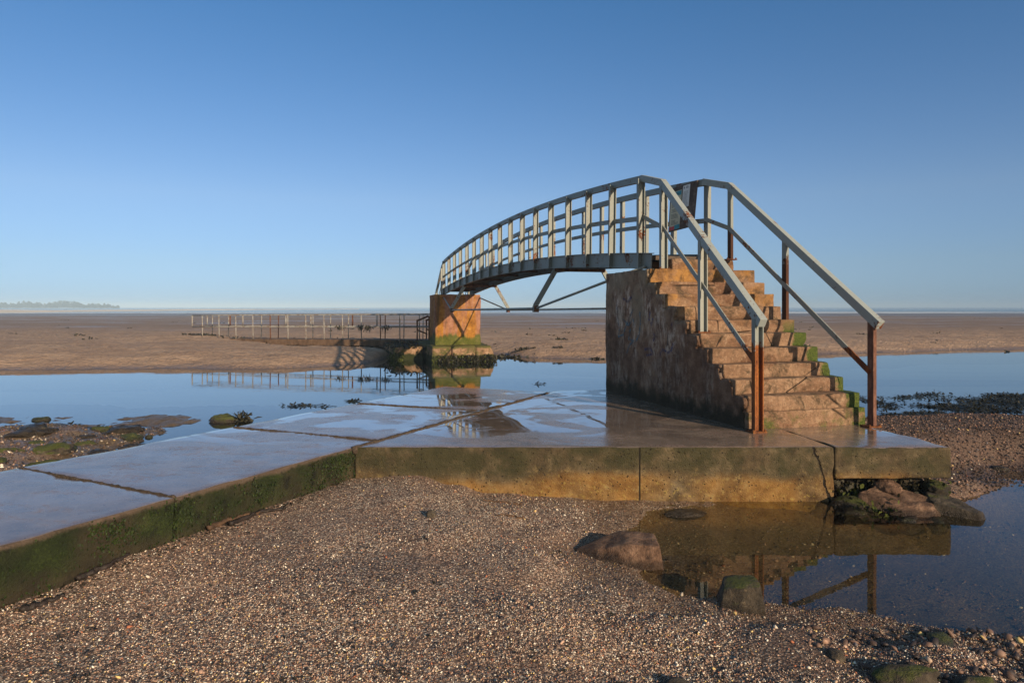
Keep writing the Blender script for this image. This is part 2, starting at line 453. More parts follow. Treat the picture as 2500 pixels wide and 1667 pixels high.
def m_plinth():
    t = NT('tidal_plinth_concrete')
    med = t.noise(6, 7, .68); fine = t.noise(40, 5, .7); z = t.xyz()[2]
    c = t.ramp(med, [(.3, (.10, .06, .03)), (.55, (.32, .20, .12)), (.75, (.5, .35, .24))])
    g = t.ramp(t.noise(2.4, 6, .65), [(.50, 0), (.62, 1)])
    g = t.math('MAXIMUM', g, t.range(t.math('ADD', z, t.math('MULTIPLY', t.math('SUBTRACT', med, .5), .3)), .30, .36))
    c = t.mix(t.math('MULTIPLY', g, .85), c, t.mix(fine, (.018, .028, .006), (.10, .12, .018)))
    w = t.range(t.math('ADD', z, t.math('MULTIPLY', t.math('SUBTRACT', t.noise(4, 5, .7), .5), .25)), .12, .02)
    c = t.mix(w, c, t.mix(fine, (.006, .008, .003), (.05, .06, .014)))
    # two vertical cast joints
    x, y, _ = t.xyz()
    h = t.math('ADD', t.math('MULTIPLY', med, .8), t.math('MULTIPLY', fine, .8))
    return t.done(t.bsdf(c, .8, t.bump(h, .9, .04), .3))
M['plinth'] = m_plinth()

def m_gravel(name, wet_z0, wet_z1, tint=1.0):
    t = NT(name)
    z = t.xyz()[2]
    wv = t.mix(1.0, t.pos, t.vec((.006, .006, .006), t.n('ShaderNodeTexNoise').outputs['Color']), 'ADD')
    v1 = t.voro(62, 'Color', wv); d1 = t.voro(62, 'Distance', wv)
    v2 = t.voro(165, 'Color'); d2 = t.voro(165, 'Distance')
    k1 = t.xyz(v1); k2 = t.xyz(v2)
    def q(c): return tuple(tint * a for a in c)
    stops = [(0, (.03, .022, .02)), (.13, (.12, .068, .050)), (.33, (.40, .235, .165)), (.52, (.60, .385, .27)), (.68, (.80, .60, .43)), (.82, (.93, .80, .62)), (1, (.97, .90, .75))]
    c1 = t.ramp(k1[0], stops); c2 = t.ramp(k2[0], stops)
    pick = t.ramp(t.noise(5, 4, .6), [(.42, .75), (.6, .3)])
    c = t.mix(pick, c1, c2)
    patch = t.noise(1.5, 5, .6)
    c = t.mix(t.ramp(patch, [(.45, 0), (.62, .45)]), c, t.mix(k2[1], (.07, .042, .034), (.48, .29, .205)))
    c = t.mix(t.ramp(t.noise(6.5, 5, .7), [(.57, 0), (.67, .7)]), c, t.mix(k1[1], (.02, .015, .017), (.20, .13, .11)))
    gap = t.ramp(d1, [(.30, 0), (.60, .85)])
    c = t.mix(gap, c, (.035, .022, .017))
    c = t.mix(t.ramp(t.noise(.55, 4, .6), [(.45, 0), (.62, .45)]), c, t.mix(k1[2], (.06, .038, .032), (.42, .265, .19)))
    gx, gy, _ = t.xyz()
    damp_vignette = t.math('MAXIMUM', t.math('MULTIPLY', t.range(gx, 3.9, 4.3), t.range(gy, 6.3, 6.8)), t.math('MULTIPLY', t.math('MULTIPLY', t.range(gx, .7, 2.0), t.range(gy, 4.4, 3.7)), .95))  # damp bank; lower right corner paints in lens vignetting as well as wet
    c = t.mix(t.math('MULTIPLY', damp_vignette, .72), c, t.mix(k1[1], (.03, .018, .014), (.16, .10, .075)))
    zz = t.math('ADD', z, t.math('MULTIPLY', t.math('SUBTRACT', t.noise(7, 5, .6), .5), .05))
    wet = t.range(zz, wet_z1, wet_z0)
    c = t.mix(t.math('MULTIPLY', wet, .52), c, t.mix(k2[1], (.05, .030, .018), (.28, .17, .10)))
    uw = t.range(zz, 0.0, -.09)
    c = t.mix(t.math('MULTIPLY', uw, .6), c, t.mix(k1[1], (.018, .015, .008), (.17, .13, .065)))
    h = t.math('ADD', t.math('MULTIPLY', t.math('SUBTRACT', 1.0, d1), .8), t.math('MULTIPLY', t.math('SUBTRACT', 1.0, d2), .35))
    h = t.math('ADD', h, t.math('MULTIPLY', k1[2], .5))
    return t.done(t.bsdf(c, t.mix(wet, .8, .35), t.bump(h, .8, .008), .4))
M['gravel'] = m_gravel('shelly_gravel', .005, .07, 1.0)

def m_pebble():
    t = NT('loose_pebbles_and_shells')
    a = t.n('ShaderNodeVertexColor'); a.layer_name = 'stone_colour'
    c = t.mix(.5, a.outputs[0], t.mix(t.noise(160, 3), (.6, .6, .6), (1.3, 1.3, 1.3)), 'MULTIPLY')
    z = t.xyz()[2]; wet = t.range(z, .05, .01)
    c = t.mix(t.math('MULTIPLY', wet, .55), c, (.03, .022, .016))
    return t.done(t.bsdf(c, t.mix(wet, .62, .25), None, .4))
M['pebble'] = m_pebble()

def m_sand():
    t = NT('rippled_wet_sand')
    x, y, z = t.xyz()
    big = t.noise(.12, 5, .6, t.vec((.45, 1, 1))); med = t.noise(.9, 6, .65, t.vec((.5, 1, 1))); fine = t.noise(14, 5, .7)
    c = t.ramp(med, [(.3, (.34, .225, .155)), (.55, (.46, .315, .220)), (.75, (.56, .40, .285))])
    # damp flats further out are darker and greyer, sea-wet strips carry a film of water
    flat = t.range(y, 34, 62)
    c = t.mix(t.math('MULTIPLY', flat, .62), c, t.mix(med, (.15, .105, .090), (.26, .19, .155)))
    wetz = t.range(t.math('ADD', z, t.math('MULTIPLY', t.math('SUBTRACT', med, .5), .12)), REAR + .13, REAR + .02)
    c = t.mix(t.math('MULTIPLY', wetz, .6), c, (.11, .078, .06))
    film = t.math('MULTIPLY', t.ramp(big, [(.50, 0), (.60, 1)]), flat)
    film = t.math('MAXIMUM', film, t.math('MULTIPLY', wetz, .8))
    c = t.mix(t.ramp(t.noise(2.6, 5, .7, t.vec((.7, 1, 1))), [(.42, .35), (.58, 0)]), c, (.20, .135, .10))
    fleck = t.ramp(t.noise(16, 4, .7, t.vec((.6, 1, 1))), [(.60, 0), (.68, .6)])
    c = t.mix(fleck, c, (.09, .06, .045))
    rough = t.mix(film, .82, .32)
    w1 = t.n('ShaderNodeTexWave'); w1.bands_direction = 'Y'; w1.inputs['Scale'].default_value = .95
    w1.inputs['Distortion'].default_value = 16; w1.inputs['Detail'].default_value = 3; w1.inputs['Detail Scale'].default_value = .8
    t.put(w1.inputs['Vector'], t.vec((.32, 1, 1), None, (0, 0, .55)))
    w2 = t.math('ADD', t.noise(3.4, 3, .6, t.vec((.7, 1, 1), None, (0, 0, .6)), 1.4), t.math('MULTIPLY', t.noise(9.5, 3, .6, t.vec((.8, 1, 1), None, (0, 0, -.4)), .8), .5))
    h = t.math('ADD', t.math('MULTIPLY', w1.outputs['Fac'], .05), t.math('ADD', w2, t.math('MULTIPLY', fine, .12)))
    return t.done(t.bsdf(c, rough, t.bump(h, 1.0, .14), t.mix(film, .25, .55)))
M['sand'] = m_sand()

def m_water(name, tint, bump_s, scale, stretch, rough=.0):
    t = NT(name)
    n1 = t.noise(scale, 3, .5, t.vec(stretch)); n2 = t.noise(scale * 4.3, 2, .5, t.vec(stretch))
    calm = t.ramp(t.noise(.16, 3, .5), [(.38, .25), (.65, 1)])
    h = t.math('MULTIPLY', t.math('ADD', n1, t.math('MULTIPLY', n2, .3)), calm)
    nb = t.bump(h, bump_s, .02)
    dt = t.n('ShaderNodeVectorMath'); dt.operation = 'DOT_PRODUCT'      # Schlick's Fresnel, the same from above and below
    t.put(dt.inputs[0], nb); t.put(dt.inputs[1], t.n('ShaderNodeNewGeometry').outputs['Incoming'])
    ic = t.math('SUBTRACT', 1.0, t.math('ABSOLUTE', dt.outputs['Value']), clamp=True)
    frv = t.math('ADD', .02, t.math('MULTIPLY', .98, t.math('POWER', ic, 5.0)))
    tr = t.n('ShaderNodeBsdfTransparent'); t.put(tr.inputs[0], tint)
    gl = t.n('ShaderNodeBsdfGlossy'); gl.inputs['Roughness'].default_value = rough; t.put(gl.inputs['Color'], (.97, .98, 1)); t.put(gl.inputs['Normal'], nb)
    mx = t.n('ShaderNodeMixShader'); t.t.links.new(frv, mx.inputs[0]); t.t.links.new(tr.outputs[0], mx.inputs[1]); t.t.links.new(gl.outputs[0], mx.inputs[2])
    return t.done(mx.outputs[0])
M['pool'] = m_water('clear_pool_water', (.70, .68, .55), .03, 2.6, (1, 1, 1))
M['channel'] = m_water('channel_water', (.30, .35, .36), .10, 1.6, (.35, 1.4, 1), .015)

def m_sea():
    t = NT('distant_sea')
    n = t.noise(.09, 5, .6, t.vec((.12, 1, 1)))
    foam = t.math('MULTIPLY', t.ramp(t.noise(.05, 5, .7, t.vec((.10, 1, 1))), [(.47, 0), (.53, 1)]), t.range(t.xyz()[1], 400, 300))
    c = t.mix(foam, (.06, .10, .13), (.75, .78, .8))
    return t.done(t.bsdf(c, t.mix(foam, .22, .8), t.bump(n, .25, .3), .5, ior=1.33))
M['sea'] = m_sea()

def m_spit():
    t = NT('pale_dune_sand')
    n = t.noise(.05, 5, .65, t.vec((.3, 1, 4)))
    c = t.ramp(n, [(.35, (.62, .50, .38)), (.55, (.80, .66, .52)), (.7, (.48, .42, .27))])
    return t.done(t.bsdf(c, .9))
M['spit'] = m_spit()

def m_simple(name, ramp, scale, rough=.9, detail=5, bs=.6, bd=.01, vec=None, spec=.3):
    t = NT(name)
    n = t.noise(scale, detail, .68, t.vec(vec) if vec else None)
    return t.done(t.bsdf(t.ramp(n, ramp), rough, t.bump(t.noise(scale * 3, 5, .7), bs, bd), spec))
M['tree_leaf'] = m_simple('dark_pine_foliage', [(.35, (.018, .03, .014)), (.65, (.05, .065, .028))], .3, 1.0, bd=.0)
M['bark'] = m_simple('bark', [(.35, (.03, .022, .016)), (.65, (.07, .05, .035))], 2.0, 1.0)
M['weed'] = m_simple('bladder_wrack', [(.35, (.008, .008, .004)), (.55, (.03, .026, .010)), (.75, (.075, .065, .02))], 12, .45, bs=.8, bd=.02, spec=.5)
M['moss_weed'] = m_simple('green_weed', [(.35, (.02, .028, .006)), (.55, (.07, .085, .014)), (.75, (.15, .16, .03))], 9, .7, bs=.9, bd=.03)
M['algae'] = m_simple('green_algae', [(.35, (.006, .011, .003)), (.55, (.022, .040, .006)), (.75, (.06, .09, .013))], 30, .6, bs=.3)
M['wood'] = m_simple('driftwood', [(.3, (.035, .022, .016)), (.55, (.11, .065, .04)), (.75, (.24, .15, .09))], 14, .8, vec=(1, 1, 3))
M['wood_dark'] = m_simple('dark_wet_driftwood', [(.3, (.012, .010, .010)), (.6, (.04, .03, .026))], 14, .5)
M['board'] = m_simple('weathered_sign_board', [(.3, (.06, .044, .04)), (.55, (.13, .095, .08)), (.78, (.28, .22, .18))], 9, .85, bs=.5, bd=.004)
M['paper'] = m_simple('white_paper_notice', [(.4, (.80, .80, .80)), (.6, (.88, .88, .87))], 5, .6, bs=.1)
M['poster'] = m_simple('faded_poster_paper', [(.4, (.62, .58, .44)), (.6, (.70, .66, .50))], 6, .6, bs=.1)
M['teal'] = m_simple('teal_print', [(.4, (.05, .32, .42)), (.6, (.07, .38, .48))], 6, .6, bs=.1)
M['red'] = m_simple('red_print', [(.4, (.65, .07, .08)), (.6, (.72, .10, .10))], 6, .6, bs=.1)
M['ink'] = m_simple('dark_print', [(.4, (.05, .06, .06)), (.6, (.08, .09, .09))], 6, .6, bs=.1)
M['deck'] = m_simple('bridge_deck_boards', [(.35, (.06, .045, .035)), (.65, (.13, .10, .08))], 10, .85)
M['walk'] = m_simple('tidal_walkway_concrete', [(.3, (.055, .034, .022)), (.55, (.13, .08, .05)), (.75, (.20, .14, .10))], 5, .8, bs=.8, bd=.02, vec=(1, 1, .5))
M['joint'] = m_simple('gritty_joint', [(.3, (.025, .018, .013)), (.55, (.085, .062, .045)), (.75, (.22, .17, .12))], 60, .8, bs=1, bd=.01)

def m_rock(name, stops, moss=.5, mossz=.3, wet=.08, wl=0.0):
    t = NT(name)
    med = t.noise(9, 7, .68); fine = t.noise(70, 4, .7); nz = t.xyz(t.nrm)[2]; z = t.xyz()[2]
    c = t.ramp(med, stops)
    c = t.mix(t.ramp(t.noise(35, 5, .7), [(.6, 0), (.68, .5)]), c, (.26, .20, .12))
    g = t.ramp(t.math('ADD', t.math('MULTIPLY', t.noise(6, 6, .7), .8), t.math('MULTIPLY', nz, .25)), [(1.0 - moss * .55 - .1, 0), (1.0 - moss * .55, 1)])
    c = t.mix(t.math('MULTIPLY', g, .9), c, t.mix(fine, (.02, .03, .006), (.13, .15, .025)))
    w = t.range(t.math('ADD', z, t.math('MULTIPLY', t.math('SUBTRACT', med, .5), .03)), wl + wet, wl + wet * .3)
    c = t.mix(t.math('MULTIPLY', w, .75), c, (.018, .012, .007))
    h = t.math('ADD', med, t.math('MULTIPLY', fine, .35))
    return t.done(t.bsdf(c, t.mix(w, .78, .3), t.bump(h, 1.0, .045), .4))
GREY = [(.32, (.022, .019, .015)), (.52, (.075, .060, .044)), (.72, (.17, .14, .10))]
RED = [(.32, (.05, .028, .019)), (.50, (.16, .092, .060)), (.68, (.32, .20, .135))]
M['rock'] = m_rock('grey_brown_rock', GREY, .35)
M['rock_red'] = m_rock('red_sandstone', RED, .3)
M['rock_moss'] = m_rock('moss_covered_rock', GREY, .62)
M['rock_rear'] = m_rock('algae_rock', GREY, .80, wl=REAR)
M['rock_found'] = m_rock('weedy_foundation', [(.3, (.008, .008, .006)), (.55, (.03, .024, .016)), (.75, (.08, .062, .04))], .6)

def m_graffiti(name, c):
    t = NT(name)
    a = t.ramp(t.noise(24, 6, .75), [(.40, 0), (.60, .75)])
    tr = t.n('ShaderNodeBsdfTransparent'); mx = t.n('ShaderNodeMixShader')
    t.t.links.new(a, mx.inputs[0]); t.t.links.new(tr.outputs[0], mx.inputs[1]); t.t.links.new(t.bsdf(c, .7), mx.inputs[2])
    return t.done(mx.outputs[0])
M['spray_teal'] = m_graffiti('faded_teal_spray', (.05, .20, .30))
M['spray_navy'] = m_graffiti('faded_navy_spray', (.035, .055, .20))

# ------------------------------------------------------------------ terrain
CP = np.array([
 # causeway wall / platform face
 (-4.3, 1.0, .14), (-3.4, 2.6, .15), (-2.83, 3.77, .16), (-2.33, 4.74, .215), (-1.9, 5.5, .22), (-1.445, 6.34, .225), (-.89, 6.42, .262), (-.58, 6.42, .17), (-.19, 6.42, .085), (.4, 6.42, .045), (.96, 6.42, .02), (1.62, 6.42, -.005), (2.4, 6.4, -.06), (3.2, 6.4, -.12),
 # gravel heap
 (-1.1, 5.8, .24), (-.6, 5.2, .20), (-1.6, 4.6, .21), (-.9, 4.0, .20), (-2.0, 3.6, .18), (0, 3.6, .17), (0, 4.6, .13), (.2, 5.4, .07), (.3, 6.0, .07), (-.1, 5.7, .12),
 (-1, 2.4, .2), (0, 2.4, .2), (1, 2.4, .19), (2, 2.3, .17), (-3, 1, .2), (0, 0, .22), (3, 0, .2), (5, 1.5, .2), (-2, -3, .3), (3, -3, .3),
 # pool shoreline
 (.9, 5.9, .015), (.50, 5.16, .015), (.64, 4.65, .012), (.78, 4.40, .01), (.96, 4.14, .01), (1.51, 4.03, .01), (2.02, 3.80, .01), (2.61, 3.46, .01), (3.4, 3.1, .012), (4.6, 2.7, .012),
 (.55, 4.2, .07), (.9, 3.8, .08), (1.5, 3.6, .085), (2.1, 3.35, .09), (2.8, 3.0, .1),
 # pool bed
 (1.3, 5.8, -.03), (1.2, 5.2, -.035), (1.15, 4.6, -.04), (1.7, 4.5, -.06), (2.0, 5.2, -.09), (2.6, 5.6, -.14), (2.5, 4.5, -.12), (3.2, 4.2, -.16), (3.4, 5.4, -.2), (4.4, 5.0, -.24), (5, 6.2, -.22), (6, 4.2, -.25), (6.5, 6.0, -.22), (9, 5, -.3), (9, 6.4, -.2),
 # right-hand bank
 (4.35, 7.15, .10), (4.9, 7.40, .0), (5.6, 7.33, .0), (7, 7.2, .0), (9.5, 7.1, 0.0), (4.15, 7.7, .36), (4.6, 8.2, .27), (5.2, 8.8, .31), (6.5, 9.0, .32), (8.5, 9.2, .33), (11, 9.2, .35), (4.0, 9.0, .40), (3.9, 10.2, .2), (4.2, 11.2, -.1),
 (6.3, 11.7, REAR), (8.1, 12.1, REAR), (9.3, 12.3, REAR), (12, 12.4, REAR), (5.2, 11.9, REAR - .02), (6.3, 13.5, -.4), (9, 14, -.4), (13, 14.5, -.4), (4.5, 13.5, -.45),
 # rear bed and the weedy mound on the left
 (1, 12, -.5), (-2, 11, -.5), (-3.5, 9.5, -.45), (2, 15, -.6), (-4, 14, -.6), (-8, 14, -.6), (-4.6, 8.4, -.32), (-14, 14, -.6), (-4.0, 7.5, -.25), (-4.9, 10.4, -.38),
 (-5.9, 10.8, REAR), (-6.6, 11.2, REAR), (-7.6, 11.4, REAR), (-8.6, 11.1, REAR), (-10, 11, REAR), (-5.5, 9.9, REAR - .02), (-5.1, 9.0, REAR - .03), (-4.9, 8.0, -.10), (-4.9, 7.0, .0),
 (-6, 9.8, -.08), (-7, 10.1, -.05), (-6, 8.6, -.02), (-7.2, 9.0, .02), (-8.5, 9.6, .0), (-5.6, 7.4, .03), (-7, 7.4, .05), (-10, 8, .08), (-12, 10, .0), (-6, 4, .15), (-9, 4, .2)])

def gravel_h(x, y, detail=True):
    x = np.asarray(x, float); y = np.asarray(y, float)
    out = np.zeros(x.size); xf = x.ravel(); yf = y.ravel()
    for s in range(0, xf.size, 20000):
        d2 = (xf[s:s + 20000, None] - CP[:, 0]) ** 2 + (yf[s:s + 20000, None] - CP[:, 1]) ** 2
        w = 1.0 / (d2 + .035) ** 2.2
        out[s:s + 20000] = (w * CP[:, 2]).sum(1) / w.sum(1)
    if detail:
        p = np.stack([xf, yf, np.zeros_like(xf)], 1)
        out += .012 * fbm(p, 2.2, 4, 5) + .004 * fbm(p, 22, 2, 9)
        mound = np.clip((-4.8 - xf) / .8, 0, 1)
        out += mound * (.045 * fbm(p, 1.6, 4, 31) + .02 * fbm(p, 7, 3, 33))
    return out.reshape(x.shape)

def grid_mesh(name, xs, ys, hf, mat):
    X, Y = np.meshgrid(xs, ys); Z = hf(X, Y)
    v = np.stack([X.ravel(), Y.ravel(), Z.ravel()], 1)
    nx, ny = len(xs), len(ys); i = np.arange(nx * ny).reshape(ny, nx)
    f = np.stack([i[:-1, :-1].ravel(), i[:-1, 1:].ravel(), i[1:, 1:].ravel(), i[1:, :-1].ravel()], 1)
    return np_mesh(name, v, f, mat)

xs = np.unique(np.round(np.concatenate([np.linspace(-30, -10, 15), np.arange(-10, -4, .07), np.arange(-4, 4.6, .028), np.arange(4.6, 10.5, .06), np.linspace(10.5, 32, 15)]), 4))
ys = np.unique(np.round(np.concatenate([np.linspace(-8, 2, 20), np.arange(2, 6.7, .028), np.arange(6.7, 13.6, .07), np.linspace(13.6, 16, 8)]), 4))
tag(grid_mesh('gravel_beach', xs, ys, gravel_h, M['gravel']), kind='structure')

SH = np.array([(-90, 21), (-40, 21.6), (-15, 21.8), (-8, 22.4), (-6.0, 23.4), (-5.2, 25.0), (-4.9, 27.0), (-4.2, 30.5), (-2.5, 31.0), (-1.2, 29.6), (-.5, 28.6), (1, 27.0), (3.5, 25.9), (8, 27.2), (16, 30.0), (24.5, 32.7), (60, 42), (95, 50)])
WK0 = V(-3.54, 28.5); WK1 = V(-14.8, 31.6)
def sand_h(x, y):
    xf = x.ravel(); yf = y.ravel(); p = np.stack([xf, yf, np.zeros_like(xf)], 1)
    sh = np.interp(xf, SH[:, 0], SH[:, 1]) + .5 * fbm(p, .35, 3, 2)
    e = yf - sh
    z = np.where(e < 0, REAR + e * .16, REAR + .46 * (1 - np.exp(-np.clip(e, 0, None) / 1.7)))
    z = np.maximum(z, -.8)
    far = np.clip((yf - 45) / 235, 0, 1)
    z = z - np.where(e > 0, far * (.46 + REAR - SEA + .10), 0)
    # hollow scoured under the walkway
    d = WK1 - WK0; L = np.linalg.norm(d); d = d / L
    s = (xf - WK0[0]) * d[0] + (yf - WK0[1]) * d[1]; q = -(xf - WK0[0]) * d[1] + (yf - WK0[1]) * d[0]
    z += .24 * np.exp(-((xf + 15.5) / 3.2) ** 2 - ((yf - 32.3) / 1.9) ** 2)
    z -= .55 * np.exp(-((q + .1) / 1.1) ** 2) * np.clip(1 - s / 8.5, 0, 1) * np.clip((s + 4) / 3, 0, 1)
    land = np.clip(e / 2, 0, 1)
    near = np.clip(1 - (yf - 40) / 40, 0, 1)
    w = xf * .42 + yf * .85 + .60 * fbm(p, .8, 3, 12)
    rip = np.sin(w * 2 * np.pi / .30 + 2.2 * fbm(p, .5, 3, 15)) * (.55 + .45 * fbm(p, .22, 2, 18))
    z += land * (.010 * near * rip + .05 * fbm(p, .12, 4, 21) + .022 * near * fbm(p, 1.6, 3, 25))
    return z.reshape(x.shape)
xs2 = np.unique(np.concatenate([-np.geomspace(30, 420, 40), np.arange(-30, -20, .35), np.arange(-20, 26, .10), np.arange(26, 36, .35), np.geomspace(36, 420, 40)]))
ys2 = np.unique(np.concatenate([np.linspace(13, 20, 10), np.arange(20, 44, .085), np.geomspace(44, 300, 150)]))
tag(grid_mesh('sand_beach', xs2, ys2, sand_h, M['sand']), kind='structure')

def flat(name, poly, z, mat):
    b = MB(); b.add([(x, y, z) for x, y in poly], [tuple(range(len(poly)))])
    o = b.build(name, mat)
    if o.data.polygons[0].normal.z < 0: o.data.flip_normals()
    return tag(o, kind='structure')
flat('sea', [(-6000, -400), (6000, -400), (6000, 6200), (-6000, 6200)], SEA, M['sea'])
flat('pool_water', [(-.6, 2.0), (14, 2.0), (14, 8.4), (-.6, 8.4)], 0.0, M['pool'])
flat('channel_water', [(-80, 3), (-5.0, 3), (-3.4, 5.0), (-.5, 10.6), (2.2, 10.5), (4.6, 9.6), (80, 9.3), (80, 60), (-80, 60)], REAR, M['channel'])

# pale dune spit across the bay, left
def spit():
    n = 90; rows = 9
    U0 = np.linspace(-400, 875, n)
    v = []
    for i, uu in enumerate(U0):
        k = i / (n - 1)
        y0 = 203 + 430 * k ** 1.7; dep = 230 * (1 - .75 * k); x = PX(uu, y0)
        for j in range(rows):
            s = j / (rows - 1)
            y = y0 + dep * s
            hgt = SEA - .25 + (1.42 * (1 - .5 * k) + .25 * float(fbm(V(x * .02, y * .02, 0)[None], 1, 3)[0])) * math.sin(math.pi * min(1, s * 1.15) ** .6 if s < .87 else 0) * 1.0
            v.append((x * (y / y0) ** .9, y, hgt))
    i = np.arange(n * rows).reshape(n, rows)
    f = np.stack([i[:-1, :-1].ravel(), i[1:, :-1].ravel(), i[1:, 1:].ravel(), i[:-1, 1:].ravel()], 1)
    tag(np_mesh('sand_spit', np.array(v), f, M['spit']), kind='structure')
spit()

# far wood on the left
def wood():
    b = MB(); r_ = random.Random(3)
    for i in range(150):
        k = i / 149
        u = -60 + 350 * k
        Y = 860 + r_.uniform(-30, 60)
        x = PX(u, Y); h = (4.6 + 4.6 * r_.random() ** 1.4 + 1.2 * math.sin(k * 23)) * (1 - .6 * max(0, k - .7) / .3)
        z0 = .1
        b.tube([(x, Y, z0 - .5), (x + .2, Y, z0 + h * .8)], .22, 5)
        w = h * r_.uniform(.32, .5)
        for q in range(110):
            a = r_.uniform(0, 6.283); rr = math.sqrt(r_.random()); zz = r_.random()
            env = (1 - .75 * abs(zz - .4) / .6) * w
            c = V(x + math.cos(a) * rr * env, Y + math.sin(a) * rr * env, z0 + h * (.12 + .88 * zz))
            n1 = unit([r_.gauss(0, 1) for _ in range(3)]); n2 = unit(np.cross(n1, [.3, .5, .8])); s = r_.uniform(.45, .95)
            b.add([c - n1 * s, c + n2 * s, c + n1 * s, c - n2 * s * .8], [(0, 1, 2, 3)])
    tag(b.build('distant_wood', M['tree_leaf']), 'hazy strip of distant dark trees on the low dune at far left', 'wood', kind='stuff')
wood()

def weed_geo(points, n, length, width, droop, seed, spread=.05):
    r_ = np.random.default_rng(seed); vs = []; fs = []
    for i in range(n):
        p = points[r_.integers(len(points))] + r_.normal(size=3) * spread
        d = unit(r_.normal(size=3) + V(0, -.9, -droop)); sd = unit(np.cross(d, r_.normal(size=3)))
        L = length * r_.uniform(.4, 1.2); w = width * r_.uniform(.5, 1.3); o = len(vs)
        q = p + d * L * .5 + V(0, 0, .1 * L); e = q + unit(d + V(0, 0, -droop)) * L * .5
        vs += [p - sd * w * .4, p + sd * w * .4, q + sd * w, q - sd * w, e + sd * w * .3, e - sd * w * .3]
        fs += [(o, o + 1, o + 2, o + 3), (o + 3, o + 2, o + 4, o + 5)]
    return np.array(vs), np.array(fs)
# ------------------------------------------------------------------ concrete causeway and platform
def slab_obj(name, quad, z0, z1, parent, res=.09, seed=0, r=.014, amp=.005):
    v, f = rough_hex_geo(hexa(quad, z0, z1), r, res, amp, 3.5, seed, chip=.03)
    fn = np.cross(v[f[:, 1]] - v[f[:, 0]], v[f[:, 2]] - v[f[:, 0]]); fn /= np.maximum(np.linalg.norm(fn, axis=1, keepdims=True), 1e-12)
    mi = np.where(np.abs(fn[:, 2]) > .9, 0, 1)
    top = np.clip((v[:, 2] - (z1 - .02)) / .012, 0, 1)          # the trowelled top stays level, only its rim is worn
    zt = z1 + .0012 * fbm(v * V(1, 1, 0), 1.2, 2, seed + 9)
    q = np.array(quad, float); inner = np.full(len(v), 9.0); cc = q.mean(0)
    for a, b_ in zip(q, np.roll(q, -1, 0)):
        d = unit(b_ - a); nn = V(-d[1], d[0]); sg = np.sign(np.dot(cc - a, nn)); inner = np.minimum(inner, ((v[:, :2] - a) @ nn) * sg)
    k = top * np.clip((inner - r) / .05, 0, 1)
    v[:, 2] = v[:, 2] * (1 - k) + zt * k
    return v, f, mi

CR0 = V(-2.83, 3.77); CR1 = V(.62, 10.66)            # right edge of causeway
CL0 = V(-4.07, 5.6); CL1 = V(-1.10, 11.4)            # left edge
cdir = unit(CR1 - CR0)
def r_at(y): return CR0 + (CR1 - CR0) * (y - CR0[1]) / (CR1[1] - CR0[1])
def l_at(y): return CL0 + (CL1 - CL0) * (y - CL0[1]) / (CL1[1] - CL0[1])
cuts = [(4.75, 5.62), (6.77, 7.53), (8.72, 9.38)]     # right-y, left-y of the three joints
edges = [(1.2, 2.2)] + cuts + [(10.66, 11.38)]
lab = ['blue-grey wet concrete causeway slab nearest the left edge of the photo', 'wet concrete causeway slab streaked with reddish stains beside the mossy mound', 'wet concrete causeway slab next to the round mossy rock in the water', 'farthest wet causeway slab with puddles reflecting the bridge pier']
for k in range(4):
    (ra, la), (rb, lb) = edges[k], edges[k + 1]
    g = .009
    q = [r_at(ra) + cdir * g, r_at(rb) - cdir * g, l_at(lb) - cdir * g, l_at(la) + cdir * g]
    c = sum(q) / 4
    t = thing('causeway_slab', lab[k], 'concrete slab', (c[0], c[1], 0), 'slabs of the concrete causeway')
    v, f, mi = slab_obj('slab', q, -.5 if k else -.3, TOP - .004, t, .085, 20 + k)
    np_mesh('slab', v, f, [M['wet'], M['moss_face']], t, True, mi=mi)
    if k < 2:
        rr_ = np.random.default_rng(60 + k); nv_ = unit(V(cdir[1], -cdir[0]))
        pts = []
        while len(pts) < 900:
            yy_ = rr_.uniform(max(ra, 2.6), rb); zz_ = rr_.uniform(.16, .485); p_ = r_at(yy_) + nv_ * .006
            if rr_.random() < np.clip(.15 + 1.1 * fbm(V(p_[0], p_[1], zz_)[None], 1.8, 3, 3)[0], .05, 1): pts.append(V(p_[0], p_[1], zz_))
        vt, ft = weed_geo(pts, 2600, .022, .006, 1.6, 70 + k, .012)
        tag(np_mesh('algae_tufts', vt, ft, M['algae'], t), kind='stuff')
    if k < 3:
        a, b_ = r_at(rb), l_at(lb)
        bj = MB(); n = 60; pts = []
        for i in range(n + 1):
            p = a + (b_ - a) * (.006 + .988 * i / n)
            pts.append(V(p[0] + .006 * math.sin(i * 1.7), p[1] + .006 * math.sin(i * 2.3), TOP + .001 + .005 * math.sin(i * .9) * math.sin(i * 2.1)))
        bj.sweep(pts, [(-.010, -.05), (.010, -.05), (.009, .001), (0, .004), (-.009, .001)])
        bj.build('joint_filler', M['joint'], t, True)

A = V(-1.484, 6.42); S1 = V(3.035, 6.42); B = V(4.13, 6.42); Cb = V(3.35, 11.3); D = V(.65, 10.68)
S2 = V(2.45, 11.08)
plat = thing('concrete_platform', 'broad wet concrete platform under the stepped block, ochre stained front face', 'platform', (1.5, 6.5, 0))
v1, f1, m1 = slab_obj('slab', [A, S1, S2, D], -.5, TOP, plat, .075, 41, .016, .005)
v2, f2, m2 = slab_obj('slab', [S1 + V(.005, 0), B, Cb, S2 + V(.005, 0)], .215, TOP - .001, plat, .06, 47, .020, .008)
np_mesh('slab', np.concatenate([v1, v2]), np.concatenate([f1, f2 + len(v1)]), [M['wet'], M['face']], plat, True, mi=np.concatenate([m1, m2]))
